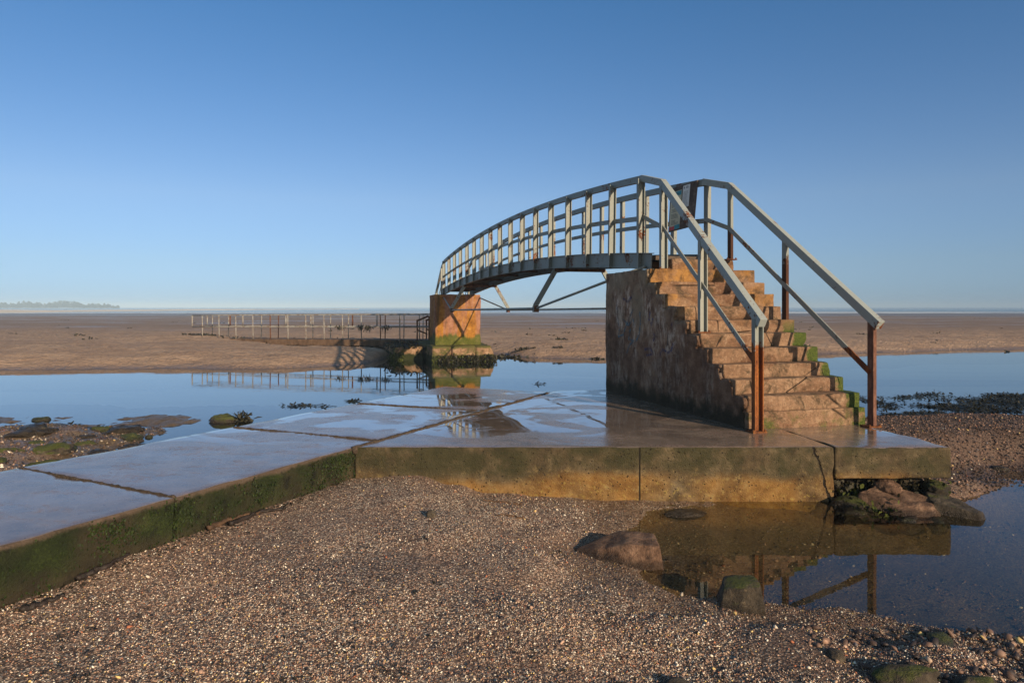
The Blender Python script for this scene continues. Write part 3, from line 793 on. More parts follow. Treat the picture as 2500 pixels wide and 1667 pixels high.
# kerb-like raised joint between causeway and platform
bj = MB(); pts = []
for i in range(81):
    p = r_at(6.40 + (10.50 - 6.44) * i / 80)
    k_ = i / 80
    pts.append(V(p[0] + .02 + .006 * math.sin(i * 1.3), p[1], TOP + .004 + .006 * math.sin(i * .8) * math.sin(i * 1.9)))
bj.sweep(pts, [(-.026, -.06), (.026, -.06), (.021, .003), (0, .008), (-.021, .003)])
bj.build('joint_filler', M['joint'], plat, True)
fq = [V(3.06, 6.62), V(4.0, 6.6), V(3.3, 10.9), V(2.6, 10.8)]
v, f = rough_hex_geo(hexa(fq, -.5, .21), .06, .05, .045, 5, 61)
np_mesh('foundation', v, f, M['rock_found'], plat)

# ------------------------------------------------------------------ stepped block
W0 = V(2.56, 7.28); W1 = V(1.50, 10.89)                # foot of left wall, front to back
wslope = (W1[0] - W0[0]) / (W1[1] - W0[1])
def wall_pt(u):                                         # where the sight line of column u meets the wall plane
    r = (u - 1250) / F
    Y = (W0[0] - wslope * W0[1]) / (r - wslope)
    return V(r * Y, Y)
UL = [1838, 1822, 1793, 1764, 1737, 1708, 1684, 1654, 1628, 1608, 1585]
UR = [2113, 2100, 2060, 2027, 1997, 1969, 1940, 1907, 1890, 1867, 1843]
VR = [994, 958, 920, 884, 846.4, 811.6, 780.8, 748, 718, 690, 662]
TILT = .255
NL = [wall_pt(u) for u in UL]
NL[0] = V(2.52, 7.33)
NR = []
for (x, y), u in zip(NL, UR):
    r = (u - 1250) / F; Y = (y - TILT * x) / (1 - TILT * r); NR.append(V(r * Y, Y))
ZS = [CAM_H - (v - HOR) / F * p[1] for v, p in zip(VR, NR)]
ZS[-1] = 2.36
stair = thing('stepped_block', 'tall stained concrete block with twelve worn steps up to the footbridge', 'stair block', (2.6, 8.6, TOP))
nrm_in = unit(V(-wslope * -1, 1)) # placeholder, unused
DIRL = unit(W1 - W0)
back_r = V(3.22, 11.25)
DIRR = unit(back_r - NR[0])
zprev = TOP
for n in range(11):
    L0, R0 = NL[n] + V(.012, 0), NR[n]
    if n == 10:
        L1, R1 = W1 + V(.02, .01), V(3.55, 11.3)
    else:
        L1, R1 = NL[n + 1] + DIRL * .12 + V(.012, 0), NR[n + 1] + (NR[n + 1] - NR[n]) * .3
        R1 = V(R0[0] + (NR[n + 1][0] - NR[n][0]) * .6, R1[1])
    v, f = rough_hex_geo(hexa([L0, R0, R1, L1], zprev - .012, ZS[n]), .014, .04, .004, 5.5, 100 + n * 7, chip=.07)
    np_mesh('step', v, f, M['step'], stair)
    zprev = ZS[n]
# top kerb step at the bridge end
k0, k1 = P(1642, 630, 9.93), P(1792, 631, 10.25)
v, f = rough_hex_geo(hexa([k0[:2], k1[:2], k1[:2] + AX[:2] * .75, k0[:2] + AX[:2] * .75], 2.355, 2.53), .025, .05, .010, 5, 190, chip=.06)
np_mesh('step', v, f, M['step'], stair)
# core behind the steps
core = MB()
vv, ff = rough_hex_geo(hexa([NL[10] + V(.03, .02), NR[10] + V(-.04, .02), V(3.5, 11.25), W1 + V(.04, -.04)], TOP - .05, 2.2), .03, .12, .006, 3, 195)
core.add(vv, ff)
for n in range(0, 10):
    vv, ff = rough_hex_geo(hexa([NL[n] + V(.03, .04), NR[n] + V(-.05, .04), NR[10] + V(-.05, .1), NL[10] + V(.03, .1)], TOP - .05, ZS[n] - .05), .03, .15, .006, 3, 200 + n)
    core.add(vv, ff)
core.build('core', M['step'], stair, True)
# rendered left wall skin: ragged outline following the broken step ends
Lw = np.linalg.norm(W1 - W0)
def s_of(p): return float(np.dot(p - W0, DIRL))
prof = []
for n in range(11):
    zlow = TOP if n == 0 else ZS[n - 1]
    prof.append((s_of(NL[n]), zlow, ZS[n]))
def top_at(s):
    z = TOP
    for a, lo, hi in prof:
        if s >= a: z = hi
    return z
cell = .032
ns, nz = int(Lw / cell), int((2.36 - TOP + .06) / cell)
keep = {}
for i in range(ns):
    for k in range(nz):
        s, z = (i + .5) * cell, TOP - .05 + (k + .5) * cell
        rag = .022 * float(fbm(V(s, z, 3.3)[None], 7, 3, 77)[0])
        if z <= top_at(s - .045 + rag) - .012 + rag * .4 or z < TOP + .02: keep[(i, k)] = 1
vid = {}; vv = []; ff = []
wn = unit(V(-DIRL[1], DIRL[0]))         # outward (to the left)
gi = [(i, k, l) for (i, k) in keep for l in (0, 1)]
def wv(i, k, l):
    key = (i, k, l)
    if key not in vid:
        s, z = i * cell, TOP - .05 + k * cell
        j = .011 * np.array([vnoise(V(i * 1.7, k * 1.7, 1)[None], 5)[0], vnoise(V(i * 1.7, k * 1.7, 9)[None], 6)[0]])
        if i in (0, ns): j[0] = 0
        s += j[0]; z = min(z + j[1], 2.372)
        base = W0 + DIRL * s
        off = (.014 + .012 * float(fbm(V(s, z, .7)[None], 2.2, 4, 71)[0]) if l else -.06)
        q = base + wn * off
        vid[key] = len(vv); vv.append((q[0], q[1], z))
    return vid[key]
for (i, k) in keep:
    ff.append((wv(i, k, 1), wv(i, k + 1, 1), wv(i + 1, k + 1, 1), wv(i + 1, k, 1)))
    for (a, b_) , (p, q) in ((((i - 1), k), ((i, k), (i, k + 1))), (((i + 1), k), ((i + 1, k), (i + 1, k + 1))), ((i, k - 1), ((i, k), (i + 1, k))), ((i, k + 1), ((i, k + 1), (i + 1, k + 1)))):
        if (a, b_) not in keep:
            ff.append((wv(*p, 1), wv(*q, 1), wv(*q, 0), wv(*p, 0)))
b = MB(); b.add(vv, ff)
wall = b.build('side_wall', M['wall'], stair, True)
# graffiti
def on_wall(x, y):
    u, v = 1440 + x / 3.564, 620 + y / 3.564
    p = wall_pt(u); return V(p[0], p[1], CAM_H - (v - HOR) / F * p[1])
teal = [[(250, 440), (255, 560), (266, 650), (256, 720), (300, 700)], [(385, 480), (342, 590), (312, 650), (298, 710)], [(300, 560), (342, 622), (385, 560), (396, 640)], [(446, 500), (450, 600), (438, 700), (405, 770)], [(362, 650), (345, 740), (395, 750), (352, 800), (330, 860)]]
navy = [[(538, 500), (528, 570), (548, 622), (562, 560)], [(736, 590), (715, 650)], [(560, 680), (575, 720), (565, 760)], [(490, 830), (540, 820), (565, 870), (500, 880)], [(625, 880), (645, 830), (690, 858), (718, 845), (736, 780)], [(300, 380), (340, 420), (375, 370)]]
for nm, strokes, mt in (('graffiti', teal, 'spray_teal'), ('graffiti', navy, 'spray_navy')):
    for st in strokes:
        g = MB(); pts = []
        for a, c in zip(st[:-1], st[1:]):
            for q in range(5): pts.append(on_wall(a[0] + (c[0] - a[0]) * q / 5, a[1] + (c[1] - a[1]) * q / 5))
        pts.append(on_wall(*st[-1]))
        vs = []
        for i, p in enumerate(pts):
            tt = unit(pts[min(i + 1, len(pts) - 1)] - pts[max(i - 1, 0)]); sd = np.cross(tt, V(wn[0], wn[1], 0)) * .016
            s = s_of(p[:2]); off = .021 + .012 * float(fbm(V(s, p[2], .7)[None], 2.2, 4, 71)[0])
            o = V(wn[0], wn[1], 0) * off
            vs += [p - sd + o, p + sd + o]
        g.add(vs, [(2 * i, 2 * i + 1, 2 * i + 3, 2 * i + 2) for i in range(len(pts) - 1)])
        g.build(nm, M[mt], wall)

# ------------------------------------------------------------------ footbridge
NB = 16
l0 = V(PX(1568.6, 10.27), 10.27); step_v = V(-.02739, .09425) * 10.27
ax2 = unit(step_v); bx2 = V(ax2[1], -ax2[0]); BW = 1.05
AX3 = V(ax2[0], ax2[1], 0); BX3 = V(bx2[0], bx2[1], 0); UP = V(0, 0, 1)
def arch(n):                          # underside of girder
    t = n / NB
    return 2.40 + (2.29 - 2.40) * t + .335 * 4 * t * (1 - t)
def toparch(n):
    t = n / NB
    return 3.80 + (3.60 - 3.80) * t + .365 * 4 * t * (1 - t)
def bp(n, side, z): p = l0 + step_v * n + bx2 * (BW * side); return V(p[0], p[1], z)
bridge = thing('footbridge', 'arched grey-green steel footbridge with slim posts spanning the channel', 'footbridge', bp(NB / 2, .5, REAR))
RAIL = [(-.036, -.05), (.036, -.05), (.036, .05), (-.036, .05)]
UCH = lambda w, d, th: [(-w / 2, -.006), (w / 2, -.006), (w / 2, d), (w / 2 - th, d), (w / 2 - th, .006), (-w / 2 + th, .006), (-w / 2 + th, d), (-w / 2, d)]
def post(p0, p1, parent, mat='paint', w=.115, d=.05, name='post', fwd=None):
    fwd = -AX3 if fwd is None else fwd
    up = unit(np.asarray(p1) - np.asarray(p0)); sd = unit(np.cross(fwd, up)); fw = np.cross(up, sd)
    b = MB(); b.prism(UCH(w, d, .011), p0, sd, fw, np.asarray(p1) - np.asarray(p0))
    return b.build(name, M[mat], parent)
fine = [n * .5 for n in range(2 * NB + 1)]
for side in (0, 1):
    so = -.02 if side == 0 else .02
    g = MB(); pts = [bp(n, side, arch(n) + .12) + BX3 * so for n in [-.32] + fine + [NB + .4]]
    gw = .016
    g.sweep(pts, [(-.04, -.12), (.04, -.12), (.04, -.108), (gw / 2, -.108), (gw / 2, .108), (.04, .108), (.04, .12), (-.04, .12), (-.04, .108), (-gw / 2, .108), (-gw / 2, -.108), (-.04, -.108)])
    g.build('girder', M['paint'], bridge)
    hr = MB(); hr.sweep([bp(n, side, toparch(n) - .05) for n in fine], RAIL); hr.build('top_rail', M['paint_top'] if False else M['paint'], bridge)
    mr = MB(); mr.sweep([bp(n, side, arch(n) + .54 * (toparch(n) - arch(n))) for n in fine], [(-.007, -.038), (.007, -.038), (.007, .038), (-.007, .038)])
    mr.build('mid_rail', M['paint'], bridge)
    for n in range(NB + 1):
        slope = (arch(n + .01) - arch(n - .01)) / (.02 * np.linalg.norm(step_v))
        lean = -slope * .9 + (0.06 if n == 0 else 0)
        z0, z1 = arch(n) - .0, toparch(n) - .05
        out = BX3 * (-.085 if side == 0 else .085)
        p1 = bp(n, side, z1) ; p0 = bp(n, side, z0) - AX3 * lean * (z1 - z0) * .55
        p0 = p0 - AX3 * 0; 
        post(p0 + out * .45, p1 + out * .45, bridge, 'paint', fwd=None if side == 0 else BX3)
# deck
d = MB(); d.sweep([bp(n, .5, arch(n) + .17) for n in [-.3] + fine + [NB + .3]], [(-BW / 2 + .06, -.03), (BW / 2 - .06, -.03), (BW / 2 - .06, .03), (-BW / 2 + .06, .03)])
d.build('deck', M['deck'], bridge)
for n in np.linspace(.8, 15.2, 9):
    cb = MB(); cb.box(bp(n, .5, arch(n) + .10), BX3 * (BW - .08), AX3 * .09, UP * .06); cb.build('cross_beam', M['rust'], bridge)
TN = (3.8, 12.5)
for n in TN:
    cb = MB(); cb.box(bp(n, .5, arch(n) - .035), BX3 * (BW + .06), AX3 * .10, UP * .06); cb.build('cross_beam', M['rust'], bridge)
    for side in (0, 1):
        sg = -1 if side == 0 else 1
        top = bp(n, side, arch(n) - .03); bot = top + BX3 * sg * .43 - UP * .72; foot = bot - UP * .14
        s = MB(); s.sweep([top, bot, foot], [(-.055, -.03), (.055, -.03), (.055, -.018), (-.043, -.018), (-.043, .03), (-.055, .03)], up=BX3 * 1.0 + UP * .01) if False else s.sweep([top, bot, foot], [(-.05, -.022), (.05, -.022), (.05, .022), (-.05, .022)], up=AX3)
        s.build('strut', M['paint_rusty'] if False else M['paint'], bridge)
        c = MB(); c.box(foot + UP * .06, AX3 * .15, BX3 * .09, UP * .13); c.build('clevis', M['rust'], bridge)
def foot_at(n, side):
    sg = -1 if side == 0 else 1
    return bp(n, side, arch(n) - .03 - .72 - .07) + BX3 * sg * .43
for side in (0, 1):
    sg = -1 if side == 0 else 1
    r = MB(); r.tube([bp(-.2, side, arch(0) + .02) + BX3 * sg * .06, foot_at(TN[0], side), foot_at(TN[1], side), bp(NB + .3, side, arch(NB) + .02) + BX3 * sg * .06], .024, 8)
    r.build('tie_rod', M['paint_rusty'], bridge, True)

# stair rails
def on_rail(a, b_, u):
    r = (u - 1250) / F; k = (r * a[1] - a[0]) / ((b_ - a)[0] - r * (b_ - a)[1]); q = a + (b_ - a) * k
    return V(q[0], q[1], 0)
def railing(label, end, bend, mid, bot, ztop, zmid, zb, low='rust_post'):
    t = thing('stair_railing', label, 'handrail', bot, 'handrails of the steps')
    dv = unit(bot - mid) * .13
    h = MB(); tip = bot + V(dv[0], dv[1], 0); tip[2] = 0
    pts = [V(end[0], end[1], ztop[0]), V(bend[0], bend[1], ztop[1]), V(tip[0], tip[1], ztop[2])]
    h.sweep(pts, [(-.041, -.05), (.041, -.05), (.041, .05), (-.041, .05)])
    h.build('handrail', M['paint_top'], t, bevel=.004)
    m = MB(); m.sweep([V(end[0], end[1], zmid[0]), V(bend[0], bend[1], zmid[1]), V(bot[0], bot[1], zmid[2])], [(-.007, -.032), (.007, -.032), (.007, .032), (-.007, .032)])
    m.build('mid_rail', M['paint_rusty'], t)
    L = np.linalg.norm((tip - bend)[:2])
    for p, z0, mt in ((bend, zb[0], 'paint' if low == 'rust_post' else 'rust_bend'), (mid, zb[1], 'paint_rusty' if low == 'rust_post' else 'rust_mid'), (bot, zb[2], low)):
        k = np.linalg.norm((p - bend)[:2]) / L
        zt = ztop[1] + (ztop[2] - ztop[1]) * k - .05
        fwd = -V(ax2[0], ax2[1], 0)
        if low == 'rust_post': post(V(p[0], p[1], z0), V(p[0], p[1], zt), t, mt, .105, .055)
        else: post(V(p[0], p[1], z0), V(p[0], p[1], zt), t, mt, .085, .036, fwd=BX3)
        bpz = MB(); bpz.box(V(p[0], p[1], z0 + .008), BX3 * .17, AX3 * .14, UP * .016); bo = t; bpz.build('base_plate', M['rust'], t)
        for sa in (-1, 1):
            bt_ = MB(); c_ = V(p[0], p[1], 0) + BX3 * sa * .07 - AX3 * .055
            bt_.tube([V(c_[0], c_[1], z0 + .012), V(c_[0], c_[1], z0 + .034)], .011, 6); bt_.build('bolt', M['rust'], t)
    return t
def m_rust_post(zr=1.43, dark=1.0):
    t = NT('rust_streaked_post'); z = t.xyz()[2]
    n = t.noise(9, 6, .7, t.vec((1, 1, .12))); fine_ = t.noise(45, 5, .7)
    c = t.ramp(t.math('ADD', t.math('MULTIPLY', n, .65), t.math('MULTIPLY', fine_, .35)), [(.32, (.035, .014, .010)), (.46, (.16, .055, .022)), (.58, (.34, .12, .03)), (.72, (.42, .22, .09))])
    zz = t.math('ADD', z, t.math('ADD', t.math('MULTIPLY', t.math('SUBTRACT', fine_, .5), .2), t.math('MULTIPLY', t.math('SUBTRACT', t.noise(11, 4, .7), .5), .45)))
    c = t.mix(t.math('SUBTRACT', 1.0, dark), c, (.05, .025, .018))
    c = t.mix(t.range(zz, zr - .03, zr + .03), c, (.25, .28, .275))
    return t.done(t.bsdf(c, .85, t.bump(fine_, .6, .005), .25))
M['rust_post'] = m_rust_post()
M['rust_mid'] = m_rust_post(2.45, .15)
M['rust_bend'] = m_rust_post(2.95, .12)
M['rust_post_red'] = m_simple('dull_red_rusted_post', [(.3, (.06, .030, .025)), (.55, (.15, .072, .052)), (.75, (.25, .14, .10))], 18, .85, bs=.7, bd=.006, vec=(1, 1, .4))
endL = bp(0, 0, 0)[:2]; endR = bp(0, 1, 0)[:2]
pt = lambda u, Y: V(PX(u, Y), Y, 0)
railing('left handrail of the steps, its lower post streaked with orange rust', endL, pt(1618, 9.75), on_rail(pt(1618, 9.75), pt(1846, 7.2), 1713), pt(1846, 7.2), (3.76, 3.60, 1.66), (3.19, 2.96, 1.23), (2.36, ZS[5], TOP))
railing('right handrail of the steps, its lower post uniformly dull red', endR, pt(1781, 10.12), on_rail(pt(1781, 10.12), pt(2126, 7.52), 1915), pt(2126, 7.52), (3.76, 3.62, 1.63), (3.19, 2.99, 1.10), (2.52, ZS[5], TOP), 'rust_post_red')

# notice board on right parapet
t0 = bp(.17, 1, 0) - BX3 * .05; t1 = bp(.98, 1, 0) - BX3 * .05
bl = V(t1[0], t1[1], 3.08); br = V(t0[0], t0[1], 3.10) + AX3 * .03; tr = V(t0[0], t0[1], 3.80) - AX3 * .09; tl = V(t1[0], t1[1], 3.80) - AX3 * .08
nb = thing('notice_board', 'dark weathered board with a cream poster and a white sheet, on the right parapet', 'notice board', (bl + br) / 2)
def bq(a, b_, off):                # a along (0 far, 1 near), b_ up
    p = (bl * (1 - a) + br * a) * (1 - b_) + (tl * (1 - a) + tr * a) * b_
    return p - BX3 * off
def panel(name, a0, a1, b0, b1, o0, o1, mat, parent):
    m = MB(); q = [(a0, b0), (a1, b0), (a1, b1), (a0, b1)]
    m.add([bq(a, c, o0) for a, c in q] + [bq(a, c, o1) for a, c in q], [(0, 1, 2, 3), (4, 5, 6, 7), (0, 1, 5, 4), (1, 2, 6, 5), (2, 3, 7, 6), (3, 0, 4, 7)])
    return m.build(name, M[mat], parent)
panel('board', 0, 1, 0, 1, 0, .018, 'board', nb)
po = panel('poster', .04, .46, .03, .90, .019, .021, 'poster', nb)
panel('poster_heading', .05, .45, .79, .885, .022, .0235, 'teal', po)
panel('poster_footer', .05, .25, .03, .11, .022, .0235, 'red', po)
panel('poster_footer', .255, .455, .03, .13, .022, .0235, 'teal', po)
panel('printed_emblem', .33, .43, .63, .71, .022, .0235, 'teal', po)
m = MB(); rr = random.Random(2)
for i in range(17):
    yb = .15 + .0285 * i
    if i in (4, 9, 13): continue
    a1 = .1 + rr.uniform(.16, .30); q = [(.10, yb), (a1, yb), (a1, yb + .009), (.10, yb + .009)]
    m.add([bq(a, c, .0225) for a, c in q], [(0, 1, 2, 3)])
for a0, a1, yb in ((.09, .29, .73), (.09, .24, .70), (.12, .38, .82), (.12, .30, .85)):
    q = [(a0, yb), (a1, yb), (a1, yb + .014), (a0, yb + .014)]; m.add([bq(a, c, .0242) for a, c in q], [(0, 1, 2, 3)])
m.build('printed_text', M['ink'], po)
pa = panel('paper_sheet', .50, .76, .48, .97, .019, .021, 'paper', nb)
m = MB()
for i in range(14):
    yb = .50 + .025 * i; a1 = .54 + rr.uniform(.12, .19); q = [(.53, yb), (a1, yb), (a1, yb + .005), (.53, yb + .005)]
    m.add([bq(a, c, .0222) for a, c in q], [(0, 1, 2, 3)])
for a0, a1, yb, h in ((.535, .565, .90, .04), (.62, .70, .925, .012), (.61, .72, .90, .01)):
    q = [(a0, yb), (a1, yb), (a1, yb + h), (a0, yb + h)]; m.add([bq(a, c, .0222) for a, c in q], [(0, 1, 2, 3)])
m.build('printed_text', M['ink'], pa)

# ------------------------------------------------------------------ far pier with its stair
pf = V(PX(1062, 25.0), 25.0); pr = V(PX(1178, 25.0), 25.35)
pr = pf + bx2 * 1.72
pier = thing('bridge_pier', 'orange rust-stained concrete pier with green algae and weed at its foot', 'pier', (pf[0], pf[1], REAR))
v, f = rough_hex_geo(hexa([pf, pr, pr + ax2 * 1.2, pf + ax2 * 1.2], .40, 2.28), .035, .07, .014, 3.5, 301, chip=.08)
v[:, :2] += (np.clip((1.9 - v[:, 2]), 0, 2) * -.02)[:, None] * 0
np_mesh('shaft', v, f, M['pier'], pier)
for k in range(9):
    q0 = pf + ax2 * (1.18 + .24 * k) + bx2 * .5; q1 = pr + ax2 * (1.18 + .24 * k)
    v, f = rough_hex_geo(hexa([q0, q1, q1 + ax2 * .27, q0 + ax2 * .27], -.3, 2.28 - .17 * (k + 1)), .03, .12, .01, 4, 320 + k)
    np_mesh('step', v, f, M['pier'], pier)
ql = pf - bx2 * .17 - ax2 * .45; qr = pf + bx2 * 2.10 - ax2 * .45
for a0, a1, sd in ((0, .31, 1), (.315, .70, 2), (.705, 1.0, 3)):
    a = ql + (qr - ql) * a0; c = ql + (qr - ql) * a1
    v, f = rough_hex_geo(hexa([a, c, c + ax2 * 4.2, a + ax2 * 4.2], -.7, .415), .05, .08, .024, 4, 340 + sd, chip=.12)
    if sd == 3:
        v[:, 0] -= np.clip(v[:, 2] - .2, 0, 1) * .5 * (v[:, 0] > c[0] - .25)
    np_mesh('plinth', v, f, M['plinth'], pier)
# weed fringe on the plinth
pts = [V(*(ql + (qr - ql) * a), z) - V(ax2[0], ax2[1], 0) * .03 for a in np.linspace(.12, 1.0, 40) for z in np.linspace(REAR, .0, 4)]
v, f = weed_geo(pts, 900, .14, .035, 1.2, 5); tag(np_mesh('weed_fringe', v, f, M['weed'], pier), kind='stuff')
pts = [V(*(ql + (qr - ql) * a), z) - V(ax2[0], ax2[1], 0) * .03 for a in np.linspace(.0, .95, 40) for z in np.linspace(REAR + .02, .04, 3)]
v, f = weed_geo(pts, 260, .10, .03, 1.2, 6); tag(np_mesh('weed_fringe', v, f, M['moss_weed'], pier), kind='stuff')
# far stair railings
for side, lb in ((0, 'far left handrail dropping behind the orange pier'), (1, 'far right handrail dropping behind the orange pier')):
    e = bp(NB, side, 0)[:2]; bd = bp(NB + .55, side, 0)[:2]; bt = bp(NB + 3.0, side, 0)[:2]
    t = thing('stair_railing', lb, 'handrail', (bt[0], bt[1], .3), 'handrails of the far steps')
    h = MB(); h.sweep([V(*e, 3.55), V(*bd, 3.36), V(*bt, 1.50)], RAIL); h.build('handrail', M['paint_rusty'], t)
    m = MB(); m.sweep([V(*e, 2.98), V(*bd, 2.78), V(*bt, .95)], [(-.007, -.032), (.007, -.032), (.007, .032), (-.007, .032)]); m.build('mid_rail', M['paint_rusty'], t)
    for p, z0, z1 in ((bd, 2.28, 3.31), ((bd + bt) / 2, 1.35, 2.38), (bt, .3, 1.45)):
        post(V(*p, z0), V(*p, z1), t, 'paint_rusty')

# low block beside the pier
c0 = P(962, 880, 25.6)[:2]; c1 = P(1034, 880, 25.9)[:2]
blk = thing('low_concrete_block', 'low weed-topped concrete block in the water left of the pier', 'concrete block', (c0[0], c0[1], REAR))
v, f = rough_hex_geo(hexa([c0, c1, c1 + V(-.8, 2.6), c0 + V(-.8, 2.6)], -.7, .30), .05, .08, .03, 4, 371, chip=.1)
np_mesh('block', v, f, M['plinth'], blk)
pts = [V(*(c0 + (c1 - c0) * a + V(-.8, 2.6) * b_), .30) for a in np.linspace(0, 1, 10) for b_ in np.linspace(0, 1, 10)]
v, f = weed_geo(pts, 420, .16, .04, .3, 7); tag(np_mesh('weed_fringe', v, f, M['weed'], blk), kind='stuff')
pts = [V(*(c0 + (c1 - c0) * a), z) for a in np.linspace(-.12, .25, 8) for z in (REAR, REAR + .1, REAR + .2)]
v, f = weed_geo(pts, 200, .18, .04, 1.0, 8); tag(np_mesh('weed_fringe', v, f, M['moss_weed'], blk), kind='stuff')

# ------------------------------------------------------------------ low tubular walkway
wd = unit(WK1 - WK0); wnv = V(-wd[1], wd[0]); WL = float(np.linalg.norm(WK1 - WK0))
if wnv[1] < 0: wnv = -wnv
def wp(s, q, z): p = WK0 + wd * s + wnv * q; return V(p[0], p[1], z)
def wz(s): return CAM_H - 1.385 + (-.08) * s / WL
walk = thing('tidal_walkway', 'long low walkway with tubular railings crossing the sand behind the bridge', 'walkway', wp(0, 0, 0))
dk = MB(); dk.sweep([wp(s, .5, wz(s) - .13) for s in np.linspace(0, WL - 1.5, 12)], [(-.55, -.13), (.55, -.13), (.55, .13), (-.55, .13)]); dk.build('deck', M['walk'], walk)
for s in (4.0, 7.4):
    sp = MB(); sp.box(wp(s, .5, wz(s) - .55), V(wd[0], wd[1], 0) * .9, V(wnv[0], wnv[1], 0) * 1.0, UP * .6); sp.build('support', M['walk'], walk)
for q in (0.0, 1.0):
    rl = MB(); zt = 1.07; zm = .545
    s0, s1 = -.15, WL
    path = [wp(s, q, wz(s) + zt) for s in np.linspace(s0, s1, 8)] + [wp(s1, q, wz(s1) + zm)]
    path2 = [wp(s, q, wz(s) + zm) for s in np.linspace(s0, s1, 8)]
    rl.tube(path[:8], .026); rl.build('top_rail', M['galv'], walk, True)
    rl = MB(); rl.tube(path2, .026); rl.build('mid_rail', M['galv'], walk, True)
    for e in (s0, s1):
        rl = MB(); rl.tube([wp(e, q, wz(e) + zm - .026), wp(e, q, wz(e) + zt + .026)], .026); rl.build('end_tube', M['galv'], walk, True)
    n = 13
    for i in range(n):
        s = .35 + (WL - .9) * i / (n - 1) + (.25 if q else 0)
        if q and i in (3, 7, 10): continue
        pm = MB(); pm.tube([wp(s, q + (.03 if q == 0 else -.03), wz(s) - .22), wp(s, q, wz(s) + zt - .01)], .022); pm.build('post', M['galv' if i % 6 != 2 else 'rust'], walk, True)
for s in (1.7, 2.8, 4.0, 6.1, 7.4, 9.7, 10.4):
    pm = MB(); pm.tube([wp(s, 1.0, wz(s) + .50), wp(s, 1.0, wz(s) + 1.06)], .03); pm.build('broken_post', M['rust' if s in (4.0, 10.4) else 'galv'], walk, True)
g = MB()
for q in (0.0, 1.0):
    g.tube([wp(-.1, q, wz(0) - .1), wp(-.1, q, wz(0) + 1.0)], .045); g.tube([wp(-.05, q, wz(0) + 1.0), wp(.45, q, wz(0) + .8), wp(.45, q, wz(0) - .1)], .04); g.tube([wp(0, q, wz(0) + .25), wp(.45, q, wz(0) + .42)], .03)
g.build('end_frame', M['rust'], walk, True)
labs = ['scrap of seaweed snagged on the walkway rail, nearest the pier', 'dangling seaweed on the walkway mid rail, second from the pier', 'small seaweed tuft on the walkway mid rail between two others', 'leftmost wide seaweed scrap hanging on the walkway mid rail']
for (u, wdt, hh), lb in zip(((942, .30, .13), (899, .18, .20), (881, .10, .17), (830, .34, .12)), labs):
    s = min(np.linspace(0, WL, 400), key=lambda s: abs(1250 + wp(s, 0, 0)[0] / wp(s, 0, 0)[1] * F - u))
    pts = [wp(s + a, 0, wz(s) + .55) for a in np.linspace(-wdt / 2, wdt / 2, 6)]
    v, f = weed_geo(pts, 70, hh, .018, 2.5, int(u)); tag(np_mesh('seaweed_clump', v, f, M['weed']), lb, 'seaweed', 'seaweed on the walkway rail')

# ------------------------------------------------------------------ rocks
def rock(c, size, seed, label, mat='rock', rot=0, group=None, name='rock', **k):
    v, f = rock_geo((0, 0, 0), size, seed, rot, **k)
    o = np_mesh(name, v, f, M[mat]); o.location = tuple(map(float, c))
    return tag(o, label, 'rock', group)

def boulder(name, label, poly_b, poly_t, mat, seed, amp=.012, loc=None):
    """faceted boulder between a bottom and a top ring"""
    n = len(poly_b); bm = bmesh.new()
    vb = [bm.verts.new(p) for p in poly_b]; vt = [bm.verts.new(p) for p in poly_t]
    bm.faces.new(vb[::-1]); bm.faces.new(vt)
    for i in range(n): bm.faces.new((vb[i], vb[(i + 1) % n], vt[(i + 1) % n], vt[i]))
    bmesh.ops.recalc_face_normals(bm, faces=bm.faces)
    bmesh.ops.triangulate(bm, faces=bm.faces)
    bmesh.ops.bevel(bm, geom=list(bm.edges) , offset=.012, segments=2, affect='EDGES', profile=.6, clamp_overlap=True)
    bmesh.ops.triangulate(bm, faces=bm.faces)
    for _ in range(3): bmesh.ops.subdivide_edges(bm, edges=[e for e in bm.edges if e.calc_length() > .03], cuts=1, use_grid_fill=True); bmesh.ops.triangulate(bm, faces=bm.faces)
    v = np.array([q.co[:] for q in bm.verts]); f = np.array([[w.index for w in q.verts] for q in bm.faces]); 
    bm.verts.index_update(); f = np.array([[w.index for w in q.verts] for q in bm.faces]); bm.free()
    v = v + vecnoise(v, 6, 4, seed) * amp
    return tag(np_mesh(name, v, f, M[mat]), label, 'rock')
def ring(pts): return [P(u, v_, Y) for u, v_, Y in pts]
boulder('rock', 'large pointed brown rock with a flat lit end at the pool edge',
        [V(.43, 5.12, .0), V(.62, 4.86, -.06), V(.86, 4.72, -.08), V(1.07, 4.72, -.09), V(1.12, 5.1, -.08), V(.8, 5.3, -.06)],
        [V(.48, 5.10, .035), V(.66, 4.94, .075), V(.83, 4.84, .140), V(1.04, 4.80, .150), V(1.05, 5.06, .155), V(.82, 5.16, .150)], 'rock_red', 11, .007)
boulder('rock', 'squat dark rock with a green algae patch in front of the pool reflection',
        [V(1.25, 4.10, -.05), V(1.36, 4.00, -.05), V(1.50, 4.02, -.06), V(1.53, 4.3, -.06), V(1.3, 4.36, -.06)],
        [V(1.28, 4.14, .12), V(1.37, 4.07, .15), V(1.49, 4.08, .155), V(1.50, 4.27, .16), V(1.33, 4.3, .15)], 'rock_moss', 12)
rock((1.53, 6.04, -.015), (.21, .12, .055), 21, 'flat mossy rock at the foot of the platform front face', 'rock', .15)
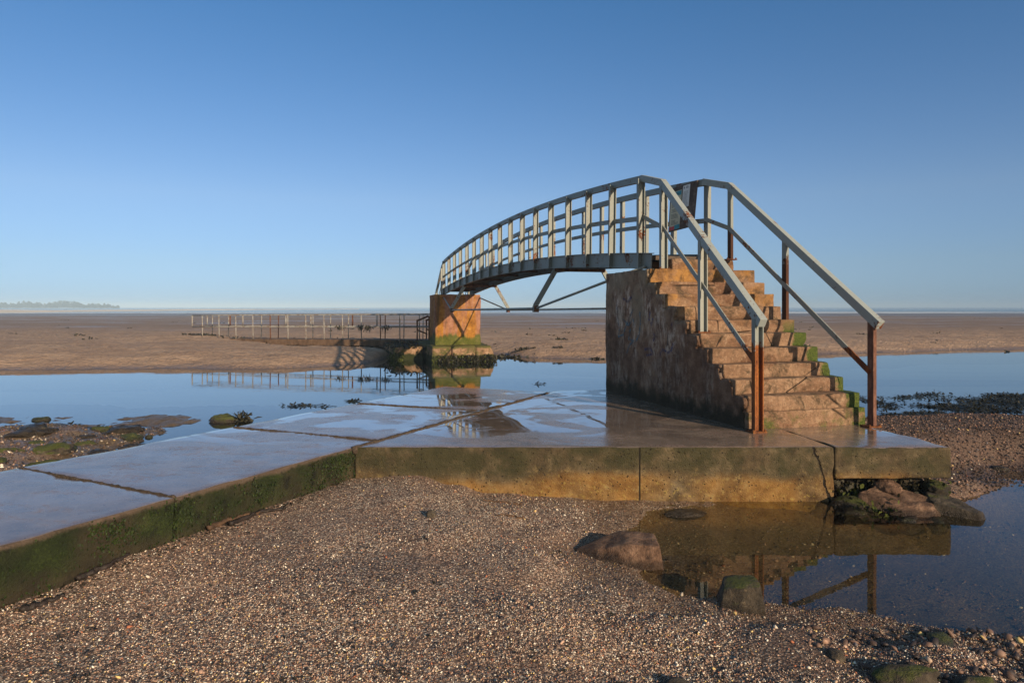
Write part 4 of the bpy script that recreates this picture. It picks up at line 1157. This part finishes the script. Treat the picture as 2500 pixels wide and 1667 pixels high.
# rubble at the right end of the platform
boulder('broken_slab', 'tilted red-brown broken slab leaning at the right end of the platform',
        [V(3.15, 6.25, .02), V(3.42, 5.93, .00), V(3.74, 5.92, -.02), V(3.86, 6.2, .0), V(3.5, 6.5, .05)],
        [V(3.18, 6.3, .12), V(3.42, 6.0, .075), V(3.72, 6.0, .07), V(3.84, 6.22, .10), V(3.5, 6.5, .16)], 'rock_red', 13, .02)
boulder('broken_slab', 'dark squared stone jutting into the pool right of the red-brown slab',
        [V(3.72, 6.05, -.06), V(3.98, 5.84, -.06), V(4.10, 5.88, -.06), V(4.05, 6.15, -.05), V(3.8, 6.3, -.04)],
        [V(3.74, 6.08, .10), V(3.98, 5.87, .065), V(4.08, 5.90, .07), V(4.03, 6.18, .10), V(3.82, 6.32, .12)], 'rock', 14, .015)
rubble = [((3.15, 6.30, -.02), (.2, .22, .10), 'dark weedy stone under the left end of the overhang'), ((3.08, 6.12, -.06), (.16, .14, .09), 'low black stone awash in front of the foundation'), ((3.42, 5.88, -.05), (.18, .10, .07), 'low dark stone awash below the red-brown slab'),
          ((3.66, 5.86, -.045), (.16, .08, .06), 'long low wet stone awash below the squared stone'), ((4.02, 6.48, .10), (.13, .12, .09), 'green mossy lump under the right corner of the overhang'), ((3.55, 6.48, .13), (.2, .12, .07), 'small gravel-topped stone tucked under the overhang')]
for k, (c, s, lb) in enumerate(rubble):
    rock(c, s, 50 + k, lb, 'rock_found' if k != 5 else 'rock_red', .3 * k, 'rubble at the platform end')
pts = [V(x, 6.58 + .02 * math.sin(9 * x), z) for x in np.linspace(3.1, 4.0, 20) for z in np.linspace(-.02, .16, 4)]
v, f = weed_geo(pts, 420, .07, .018, 1.2, 15); tag(np_mesh('hanging_weed', v, f, M['weed']), 'dark weed hanging on the foundation under the platform overhang', 'seaweed', kind='stuff')
pts = [V(x, y, .03) for x in np.linspace(3.1, 3.5, 8) for y in np.linspace(6.05, 6.5, 6)] + [V(4.02, 6.4, z) for z in (.05, .1, .15)]
v, f = weed_geo(pts, 200, .07, .018, .8, 16); tag(np_mesh('green_weed', v, f, M['moss_weed']), 'bright green weed on the rubble under the platform overhang', 'seaweed', kind='stuff')
# rear stones
rock(P(549, 1028, 11.95) * V(1, 1, 0) + V(0, 0, REAR), (.26, .2, .13), 31, 'round mossy rock in the water beside the causeway edge', 'rock_rear', planes=2)
pts = [V(PX(549, 11.95) + .30 + a, 11.95 + b_, REAR + .012) for a in np.linspace(-.06, .08, 7) for b_ in (-.02, 0, .02)]
v, f = weed_geo(pts, 260, .12, .02, .2, 17); tag(np_mesh('seaweed_clump', v, f, M['weed']), 'dark weed trailing from the round mossy rock', 'seaweed')
rock((PX(102, 12.05), 12.05, REAR + .0), (.16, .10, .06), 32, 'small pointed stone alone in the water at far left', 'rock_rear', .5)
rock((PX(364, 10.45), 10.45, REAR), (.06, .05, .04), 33, 'tiny round stone in the water right of the mossy mound', 'rock_rear')
# mossy lumps on the left mound
mrng = random.Random(5); spots = [(-5.75, 10.3), (-6.1, 10.75), (-6.55, 10.9), (-6.35, 10.2), (-6.0, 9.6), (-5.6, 9.25), (-5.85, 8.7), (-6.5, 9.3), (-7.0, 10.0), (-7.4, 10.6), (-7.0, 9.0), (-6.3, 8.5), (-5.3, 8.6), (-5.55, 8.0), (-6.0, 7.9), (-6.7, 8.2), (-7.6, 9.2), (-5.4, 9.7)]
words = ['at the right tip of the left mound', 'on the back edge of the left mound, near its tip', 'on the far crest of the left mound', 'just behind the middle of the left mound', 'on the right slope of the left mound', 'on the right shore of the left mound', 'near the causeway edge, right part of the left mound', 'in the very middle of the left mound', 'on the left back of the left mound', 'by the far shallows behind the left mound', 'left of the middle of the left mound', 'in the front middle of the left mound', 'against the slab at the right of the left mound', 'against the slab midway along the left mound', 'against the slab left of midway along the left mound', 'in the front left of the left mound', 'at the photo edge on the left mound', 'beside the tiny round stone off the left mound']
for (x, y), wrd in zip(spots, words):
    z = float(gravel_h(np.array([x]), np.array([y]))[0])
    s = mrng.uniform(.10, .24)
    rock((x, y, z), (s * 1.25, s * .8, s * .42), mrng.randint(100, 999), 'low mossy stone %s' % wrd, 'rock_rear' if mrng.random() < .7 else 'rock', mrng.uniform(0, 3), 'stones on the mossy mound', planes=5, amp=.26)
# bottom-right stones
fr = [((1.86, 3.20), (.17, .09, .055), 'rock_moss', 'dark mossy stone at the bottom edge, left of the other mossy one'), ((2.12, 3.12), (.13, .08, .045), 'rock_moss', 'bright green mossy stone at the bottom edge'), ((.74, 3.10), (.09, .06, .016), 'rock', 'flat grey-brown stone half sunk in the gravel at the bottom'), ((2.3, 3.66), (.13, .06, .022), 'rock_moss', 'thin green-edged flat stone at the pool margin'), ((1.62, 3.42), (.06, .045, .03), 'rock', 'small brown stone among pebbles near the bottom'), ((-.63, 5.33), (.05, .04, .04), 'rock', 'small upright stone alone on the gravel heap')]
for k, ((x, y), s, mt, lb) in enumerate(fr):
    z = float(gravel_h(np.array([x]), np.array([y]))[0])
    rock((x, y, z + s[2] * .25), s, 70 + k, lb, mt, .4 * k, base=ICO2)
# stones on the right bank / awash
for k, ((u, v_), s, lb) in enumerate((((2370, 1021), (.12, .08, .06), 'small dark stone at the waterline of the right gravel bank'), ((2440, 1085), (.1, .07, .05), 'small stone on the right gravel bank'))):
    Y = 2.0 * F / (v_ - HOR) if k == 0 else 1.55 * F / (v_ - HOR)
    rock((PX(u, Y), Y, REAR + .02 if k == 0 else float(gravel_h(np.array([PX(u, Y)]), np.array([Y]))[0])), s, 90 + k, lb, 'rock_rear' if k == 0 else 'rock', base=ICO2)

# ------------------------------------------------------------------ driftwood
def stick(pts, r, label, mat='wood', seed=0):
    n = 24; P_ = []
    for i in range(n + 1):
        t = i / n * (len(pts) - 1); a = min(int(t), len(pts) - 2); f_ = t - a
        q = V(*pts[a]) * (1 - f_) + V(*pts[a + 1]) * f_
        z = float(gravel_h(np.array([q[0]]), np.array([q[1]]))[0]) + r * .6
        P_.append(V(q[0] + .008 * math.sin(i * .9 + seed), q[1] + .008 * math.cos(i * .7 + seed), z + q[2] + .004 * math.sin(i * 1.7)))
    b = MB(); k = 7
    for i in range(n):
        ra, rb = r * (1 - .55 * i / n), r * (1 - .55 * (i + 1) / n)
        pass
    b.tube(P_, r, k)
    o = b.build('driftwood_stick', M[mat], None, True)
    c = sum(P_) / len(P_)
    vv_ = np.array([q.co[:] for q in o.data.vertices]).reshape(n + 1, k, 3)
    for i in range(n + 1):
        vv_[i] = P_[i] + (vv_[i] - P_[i]) * (1 - .6 * i / n) * (1 + .18 * math.sin(i * 2.1 + seed))
    o.data.vertices.foreach_set('co', (vv_ - c).ravel()); o.location = tuple(map(float, c)); o.data.update()
    return tag(o, label, 'driftwood', 'sticks on the gravel')
def gp(u, v_, h=.2):
    Y = (CAM_H - h) * F / (v_ - HOR); return (PX(u, Y), Y, 0)
stick([gp(505, 1300), gp(560, 1276), gp(640, 1250, .22)], .022, 'orange-brown stick against the causeway wall', 'wood', 1)
stick([gp(560, 1288), gp(640, 1255), gp(700, 1243, .22)], .02, 'black curved stick lying just before the orange-brown one', 'wood_dark', 2)
stick([gp(190, 1418, .17), gp(260, 1392, .18), gp(330, 1360, .18)], .022, 'reddish dark branch at the foot of the mossy causeway wall', 'wood_dark', 3)
stick([gp(55, 1497, .16), gp(105, 1478, .16), gp(158, 1455, .17)], .02, 'thick dark stick on the gravel at lower left', 'wood_dark', 4)
stick([gp(1276, 1236, .08), gp(1230, 1232, .09), gp(1176, 1227, .11)], .012, 'thin brown twig below the platform face, the farther of two', 'wood', 5)
stick([gp(1278, 1274, .07), gp(1250, 1268, .08), gp(1210, 1263, .1)], .010, 'thin brown twig on the gravel, the nearer of two below the platform', 'wood', 6)

# ------------------------------------------------------------------ pebbles and shells
def pebbles(name, X, Y, sz, seed, label, flat_=.6, lift=.25, dark=0.0):
    r_ = np.random.default_rng(seed); n = len(X)
    bases = []
    for k in range(8):
        b0 = ICO0[0] * (1 + .22 * r_.normal(size=(len(ICO0[0]), 1))); bases.append(b0 * V(1, r_.uniform(.6, .95), flat_ * r_.uniform(.7, 1.2)))
    bases = np.array(bases); nv = bases.shape[1]
    pick = r_.integers(8, size=n); a = r_.uniform(0, 6.283, n); tl = r_.normal(0, .35, (n, 2))
    v = bases[pick]
    ca, sa = np.cos(a)[:, None], np.sin(a)[:, None]
    x = v[..., 0] * ca - v[..., 1] * sa; y = v[..., 0] * sa + v[..., 1] * ca; z = v[..., 2] + x * tl[:, :1] + y * tl[:, 1:]
    Z = gravel_h(X, Y)
    V_ = np.stack([X[:, None] + x * sz[:, None], Y[:, None] + y * sz[:, None], Z[:, None] + (z + lift) * sz[:, None]], -1).reshape(-1, 3)
    Fc = (ICO0[1][None] + (np.arange(n) * nv)[:, None, None]).reshape(-1, 3)
    pal = np.array([(.05, .04, .042), (.11, .07, .056), (.22, .135, .10), (.36, .23, .17), (.50, .33, .24), (.62, .46, .34), (.82, .70, .56), (.92, .86, .74), (.80, .58, .24), (.46, .17, .09), (.16, .15, .17)])
    pr_ = np.array([.14, .15, .15, .14, .11, .09, .08, .05, .025, .025, .04]); 
    if dark: pr_ = pr_ * np.array([1 + 3 * dark, 1 + 2 * dark, 1 + dark, 1, 1 - .3 * dark, 1 - .5 * dark, 1 - .6 * dark, 1 - .5 * dark, 1, 1, 1])
    pr_ = np.clip(pr_, .01, None); pr_ = pr_ / pr_.sum()
    c = pal[r_.choice(len(pal), n, p=pr_)] * r_.uniform(.8, 1.2, (n, 1))
    o = np_mesh(name, V_, Fc, M['pebble'], None, True, np.repeat(c, nv, 0))
    return tag(o, label, 'pebbles', kind='stuff')
def in_cause(x, y):   # right of causeway wall
    return (x - CR0[0]) * (CR1[1] - CR0[1]) - (y - CR0[1]) * (CR1[0] - CR0[0]) > .02
n = 150000
u_ = rng.uniform(-40, 2540, n); Yp = 1 / (1 / 6.45 + rng.random(n) ** 1.0 * (1 / 2.7 - 1 / 6.45))
Xp = (u_ - 1250) / F * Yp
zz = gravel_h(Xp, Yp)
ok = in_cause(Xp, Yp) & (Yp < 6.40) & (zz > -.035)
clump = fbm(np.stack([Xp, Yp, 0 * Xp], 1), 1.4, 4, 90)
wetn = np.exp(-((zz - .03) / .05) ** 2)
ok &= rng.random(n) < np.clip(.52 + .5 * clump + .25 * wetn, .12, 1)
Xp, Yp, zz, wetn = Xp[ok], Yp[ok], zz[ok], wetn[ok]
sz = .0026 + .0022 * rng.random(len(Xp)) ** 2 + .0042 * rng.random(len(Xp)) ** 9 + .004 * wetn * rng.random(len(Xp)) ** 4
pebbles('gravel_pebbles', Xp, Yp, sz, 3, 'loose pebbles and shell grit over the gravel beach in the foreground', dark=.0)
n = 2400
u_ = rng.uniform(0, 2500, n); Yp = 1 / (1 / 6.3 + rng.random(n) * (1 / 2.8 - 1 / 6.3)); Xp = (u_ - 1250) / F * Yp
zz = gravel_h(Xp, Yp); ok = in_cause(Xp, Yp) & (zz > -.05) & (rng.random(n) < .25 + .75 * np.exp(-((zz - .05) / .07) ** 2))
Xp, Yp = Xp[ok], Yp[ok]
pebbles('beach_shells', Xp, Yp, .006 + .010 * rng.random(len(Xp)) ** 4, 4, 'larger pale shells and pebbles strewn on the foreground gravel')
# dark scraps of weed caught on the shingle
def scraps():
    r_ = np.random.default_rng(12); cen = []
    for _ in range(110):
        u = r_.uniform(0, 1750); Y = 1 / r_.uniform(1 / 6.2, 1 / 2.9); cen.append((PX(u, Y), Y, r_.uniform(.01, .05), int(r_.integers(2, 9))))
    for _ in range(70):
        y = r_.uniform(2.8, 6.3); p = r_at(y); cen.append((p[0] + r_.uniform(.02, .12), p[1], .05, 8))
    vs = []; fs = []
    for x, y, sp, cnt in cen:
        X_ = x + sp * r_.normal(size=cnt); Y_ = y + sp * r_.normal(size=cnt); Z_ = gravel_h(X_, Y_)
        for q in range(cnt):
            if not in_cause(X_[q], Y_[q]) or Y_[q] > 6.38: continue
            c = V(X_[q], Y_[q], Z_[q] + .006); d_ = unit(V(*r_.normal(size=2), .15 * r_.normal())); sd = np.cross(d_, V(0, 0, 1)) * .004; e = c + d_ * r_.uniform(.012, .04); m_ = (c + e) / 2 + V(0, 0, .005)
            o = len(vs); vs += [c - sd, c + sd, m_ + sd, m_ - sd, e + sd * .4, e - sd * .4]; fs += [(o, o + 1, o + 2, o + 3), (o + 3, o + 2, o + 4, o + 5)]
    tag(np_mesh('weed_scraps', np.array(vs), np.array(fs), M['weed']), 'dark dried weed scraps scattered over the shingle', 'seaweed', kind='stuff')
scraps()
# stones of the bottom-right shore
n = 1500
Xp = rng.uniform(1.3, 3.4, n); Yp = rng.uniform(2.8, 3.85, n); zz = gravel_h(Xp, Yp)
ok = (zz > -.03) & (rng.random(n) < np.clip((Xp - 1.2) / 1.6, 0, 1) * np.clip(1.1 - (zz / .12), 0.1, 1)); Xp, Yp = Xp[ok], Yp[ok]
pebbles('shore_stones', Xp, Yp, .008 + .026 * rng.random(len(Xp)) ** 2.5, 5, 'dark wet pebbles packed along the lower right pool shore', dark=1.2)
# stones and shells lying on the pool bed
n = 9000
Xp = rng.uniform(.9, 5.5, n); Yp = rng.uniform(3.6, 6.4, n); zz = gravel_h(Xp, Yp)
ok = (zz < -.012) & (rng.random(n) < np.clip(.55 + .9 * fbm(np.stack([Xp, Yp, 0 * Xp], 1), 1.3, 3, 44), .08, 1)); Xp, Yp = Xp[ok], Yp[ok]
pebbles('pool_stones', Xp, Yp, .004 + .017 * rng.random(len(Xp)) ** 4, 10, 'stones and shell pieces lying on the bed of the front pool', dark=.8, flat_=.35, lift=.1)
# bank on the right
n = 42000
Xp = rng.uniform(4.0, 11.5, n); Yp = rng.uniform(6.5, 12.2, n); zz = gravel_h(Xp, Yp)
ok = (zz > -.03) & (Xp > 4.17 - (Yp - 6.42) * .16 + .03) & (Xp / Yp < .85); Xp, Yp = Xp[ok], Yp[ok]
pebbles('bank_pebbles', Xp, Yp, .007 + .012 * rng.random(len(Xp)) ** 2, 6, 'dark pebbles of the gravel bank right of the platform', dark=6.0)
# left mound grit
n = 9000
Xp = rng.uniform(-9.5, -4.6, n); Yp = rng.uniform(6.8, 11.4, n); zz = gravel_h(Xp, Yp); ok = zz > REAR + .005; Xp, Yp = Xp[ok], Yp[ok]
pebbles('mound_pebbles', Xp, Yp, .008 + .016 * rng.random(len(Xp)) ** 2, 8, 'grit and pebbles of the mossy mound at left', dark=.6)

# ------------------------------------------------------------------ floating seaweed
def floating(name, label, blobs, n, seed, L=.09):
    r_ = np.random.default_rng(seed); pts = []
    for (u, v_, du, dv, cnt) in blobs:
        for _ in range(cnt):
            uu = u + du * r_.normal() * .5; vq = v_ + dv * r_.normal() * .32
            Y = 2.0 * F / (vq - HOR); pts.append(V(PX(uu, Y), Y, REAR + .008))
    vs = []; fs = []
    for p in pts:
        for q in range(n):
            c = p + V(*(r_.normal(size=2) * .035), abs(r_.normal()) * .006); d_ = unit(V(*r_.normal(size=2), r_.normal() * .25)); s = np.cross(d_, V(0, 0, 1)) * L * .28; e = c + d_ * L * r_.uniform(.4, 1.2)
            o = len(vs); vs += [c - s, c + s, e + s * .7 + V(0, 0, .01), e - s * .7 + V(0, 0, .004)]; fs.append((o, o + 1, o + 2, o + 3))
    vs = np.array(vs); vs[:, 2] = np.maximum(vs[:, 2], REAR + .003)
    return tag(np_mesh(name, vs, np.array(fs), M['weed']), label, 'seaweed', kind='stuff')
floating('floating_seaweed', 'dark rafts of seaweed floating on the channel at right', [(2165, 992, 40, 22, 40), (2140, 980, 18, 14, 14), (2225, 970, 60, 7, 40), (2275, 964, 50, 6, 30), (2180, 1014, 40, 5, 22), (2262, 1011, 70, 9, 110), (2300, 992, 70, 7, 80), (2380, 993, 110, 10, 160), (2420, 980, 90, 10, 160), (2465, 967, 70, 8, 130), (2420, 1002, 100, 10, 170), (2490, 985, 60, 12, 120), (2340, 975, 70, 8, 40), (2110, 975, 12, 16, 14)], 5, 1, .075)
floating('floating_seaweed', 'scraps of weed drifting beyond the causeway slabs', [(735, 990, 45, 4, 26), (790, 993, 25, 2, 8), (862, 979, 16, 3, 22), (1320, 938, 20, 3, 9), (715, 993, 20, 3, 8), (330, 1073, 8, 3, 5), (170, 1040, 40, 5, 16), (228, 1048, 20, 4, 9)], 3, 2)
# dark weed lying on the sand
def sand_weed():
    r_ = np.random.default_rng(9); C_ = [(-3.9, 30.5, 2.4, .5, 500), (-6.5, 30.6, 2.0, .4, 120), (-8.5, 30.4, 2.0, .4, 80), (-14.2, 31.9, .7, .2, 50), (-15.0, 32.1, .6, .2, 40), (-12.4, 31.3, .8, .15, 30), (-11.0, 30.9, .7, .15, 30), (2.2, 31.5, .25, .14, 40), (1.9, 28.2, .3, .15, 20), (.35, 28.4, .5, .2, 40), (-.35, 27.0, .8, .35, 120), (3.2, 26.2, .3, .1, 12)]
    for k in range(60):
        Y = 1 / r_.uniform(1 / 150, 1 / 30); C_.append((PX(r_.uniform(0, 2500), Y), Y, .004 * Y + .12, .1 + .001 * Y, 5))
    vs = []; fs = []
    for (x, y, sx, sy, cnt) in C_:
        for _ in range(cnt):
            X_, Y_ = x + sx * r_.normal() * .5, y + sy * r_.normal() * .5
            z = float(sand_h(np.array([[X_]]), np.array([[Y_]]))[0, 0])
            if z < REAR: z = REAR
            c = V(X_, Y_, z + .02); d_ = unit(V(r_.normal(), r_.normal() * .6, abs(r_.normal()) * .22)); s = np.cross(d_, unit(r_.normal(size=3))) * .035; e = c + d_ * .13
            o = len(vs); vs += [c - s, c + s, e + s, e - s]; fs.append((o, o + 1, o + 2, o + 3))
    tag(np_mesh('stranded_seaweed', np.array(vs), np.array(fs), M['weed']), 'dark strands of seaweed stranded on the sand flats', 'seaweed', kind='stuff')
sand_weed()

# ------------------------------------------------------------------ haze
def haze():
    b = MB(); x0, x1, y0, y1, z0, z1 = -6500, 6500, -600, 6700, -1.9, 11.5
    b.add([(x0, y0, z0), (x1, y0, z0), (x1, y1, z0), (x0, y1, z0), (x0, y0, z1), (x1, y0, z1), (x1, y1, z1), (x0, y1, z1)], [(0, 3, 2, 1), (4, 5, 6, 7), (0, 1, 5, 4), (1, 2, 6, 5), (2, 3, 7, 6), (3, 0, 4, 7)])
    t = NT('sea_haze'); v = t.n('ShaderNodeVolumePrincipled')
    v.inputs['Color'].default_value = (.52, .74, 1.0, 1); v.inputs['Density'].default_value = .0009; v.inputs['Anisotropy'].default_value = -.28
    t.done(None, v.outputs[0])
    o = b.build('haze', t.m); tag(o, kind='stuff')
USE_HAZE = True
if USE_HAZE: haze()

# ------------------------------------------------------------------ light, sky, camera
SUN_EL, SUN_AZ = math.radians(17), math.radians(34)      # azimuth: degrees to the right of straight behind the camera
S = Vector((math.sin(SUN_AZ) * math.cos(SUN_EL), -math.cos(SUN_AZ) * math.cos(SUN_EL), math.sin(SUN_EL)))
ld = bpy.data.lights.new('sun', 'SUN'); ld.energy = 4.6; ld.angle = math.radians(.5); ld.color = (1.0, .77, .52)
lo = bpy.data.objects.new('sun', ld); COL.objects.link(lo); lo.location = (5, -10, 12)
lo.rotation_euler = S.to_track_quat('Z', 'Y').to_euler()
w = bpy.data.worlds.new('World'); scene.world = w; w.use_nodes = True
nt = w.node_tree; nt.nodes.clear()
sky = nt.nodes.new('ShaderNodeTexSky'); sky.sky_type = 'NISHITA'; sky.sun_disc = False
sky.sun_elevation = SUN_EL; sky.sun_rotation = math.pi - SUN_AZ
sky.altitude = 0; sky.air_density = 1.0; sky.dust_density = .1; sky.ozone_density = 7.0
bg = nt.nodes.new('ShaderNodeBackground'); bg.inputs['Strength'].default_value = .10
wo = nt.nodes.new('ShaderNodeOutputWorld')
tcn = nt.nodes.new('ShaderNodeTexCoord'); sx = nt.nodes.new('ShaderNodeSeparateXYZ'); nt.links.new(tcn.outputs['Generated'], sx.inputs[0])
rp = nt.nodes.new('ShaderNodeValToRGB'); nt.links.new(sx.outputs[2], rp.inputs[0])
for q, (p, c) in zip([rp.color_ramp.elements[0], rp.color_ramp.elements.new(.06), rp.color_ramp.elements.new(.15), rp.color_ramp.elements[-1]], [(0, (.56, .76, 1.12)), (.06, (.98, .86, .92)), (.15, (1.44, 1.04, .92)), (.42, (.92, 1.04, .98))]):
    q.position = p; q.color = (*c, 1)
ml = nt.nodes.new('ShaderNodeMix'); ml.data_type = 'RGBA'; ml.blend_type = 'MULTIPLY'; ml.inputs[0].default_value = 1
nt.links.new(sky.outputs[0], ml.inputs[6]); nt.links.new(rp.outputs[0], ml.inputs[7])
# warm tint added to unseen sky behind and overhead, making ambient light less blue
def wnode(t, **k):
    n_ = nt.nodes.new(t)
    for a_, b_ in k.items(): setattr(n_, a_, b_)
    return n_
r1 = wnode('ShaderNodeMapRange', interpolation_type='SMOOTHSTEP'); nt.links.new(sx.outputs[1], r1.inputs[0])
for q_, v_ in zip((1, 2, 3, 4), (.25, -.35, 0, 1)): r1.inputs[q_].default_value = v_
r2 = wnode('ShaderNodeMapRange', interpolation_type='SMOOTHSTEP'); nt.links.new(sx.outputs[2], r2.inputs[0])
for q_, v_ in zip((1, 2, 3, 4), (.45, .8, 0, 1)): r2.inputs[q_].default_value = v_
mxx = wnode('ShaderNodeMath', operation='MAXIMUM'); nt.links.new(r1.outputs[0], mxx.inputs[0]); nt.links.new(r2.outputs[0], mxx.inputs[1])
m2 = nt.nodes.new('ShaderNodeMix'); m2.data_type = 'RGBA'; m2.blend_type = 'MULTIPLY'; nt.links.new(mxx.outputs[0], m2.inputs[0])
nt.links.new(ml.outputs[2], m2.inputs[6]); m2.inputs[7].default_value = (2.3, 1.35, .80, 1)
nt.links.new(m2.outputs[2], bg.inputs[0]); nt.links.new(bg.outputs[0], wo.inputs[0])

cd = bpy.data.cameras.new('camera'); cam = bpy.data.objects.new('camera', cd); COL.objects.link(cam)
cam.location = (0, 0, CAM_H); cam.rotation_euler = (math.radians(90), 0, 0)
cd.sensor_width = 36; cd.lens = F / 2500 * 36; cd.shift_y = -(833.5 - HOR) / 2500
cd.clip_start = .05; cd.clip_end = 20000
scene.camera = cam
scene.view_settings.view_transform = 'Standard'; scene.view_settings.look = 'None'
scene.view_settings.exposure = 0.28; scene.view_settings.gamma = 1.0
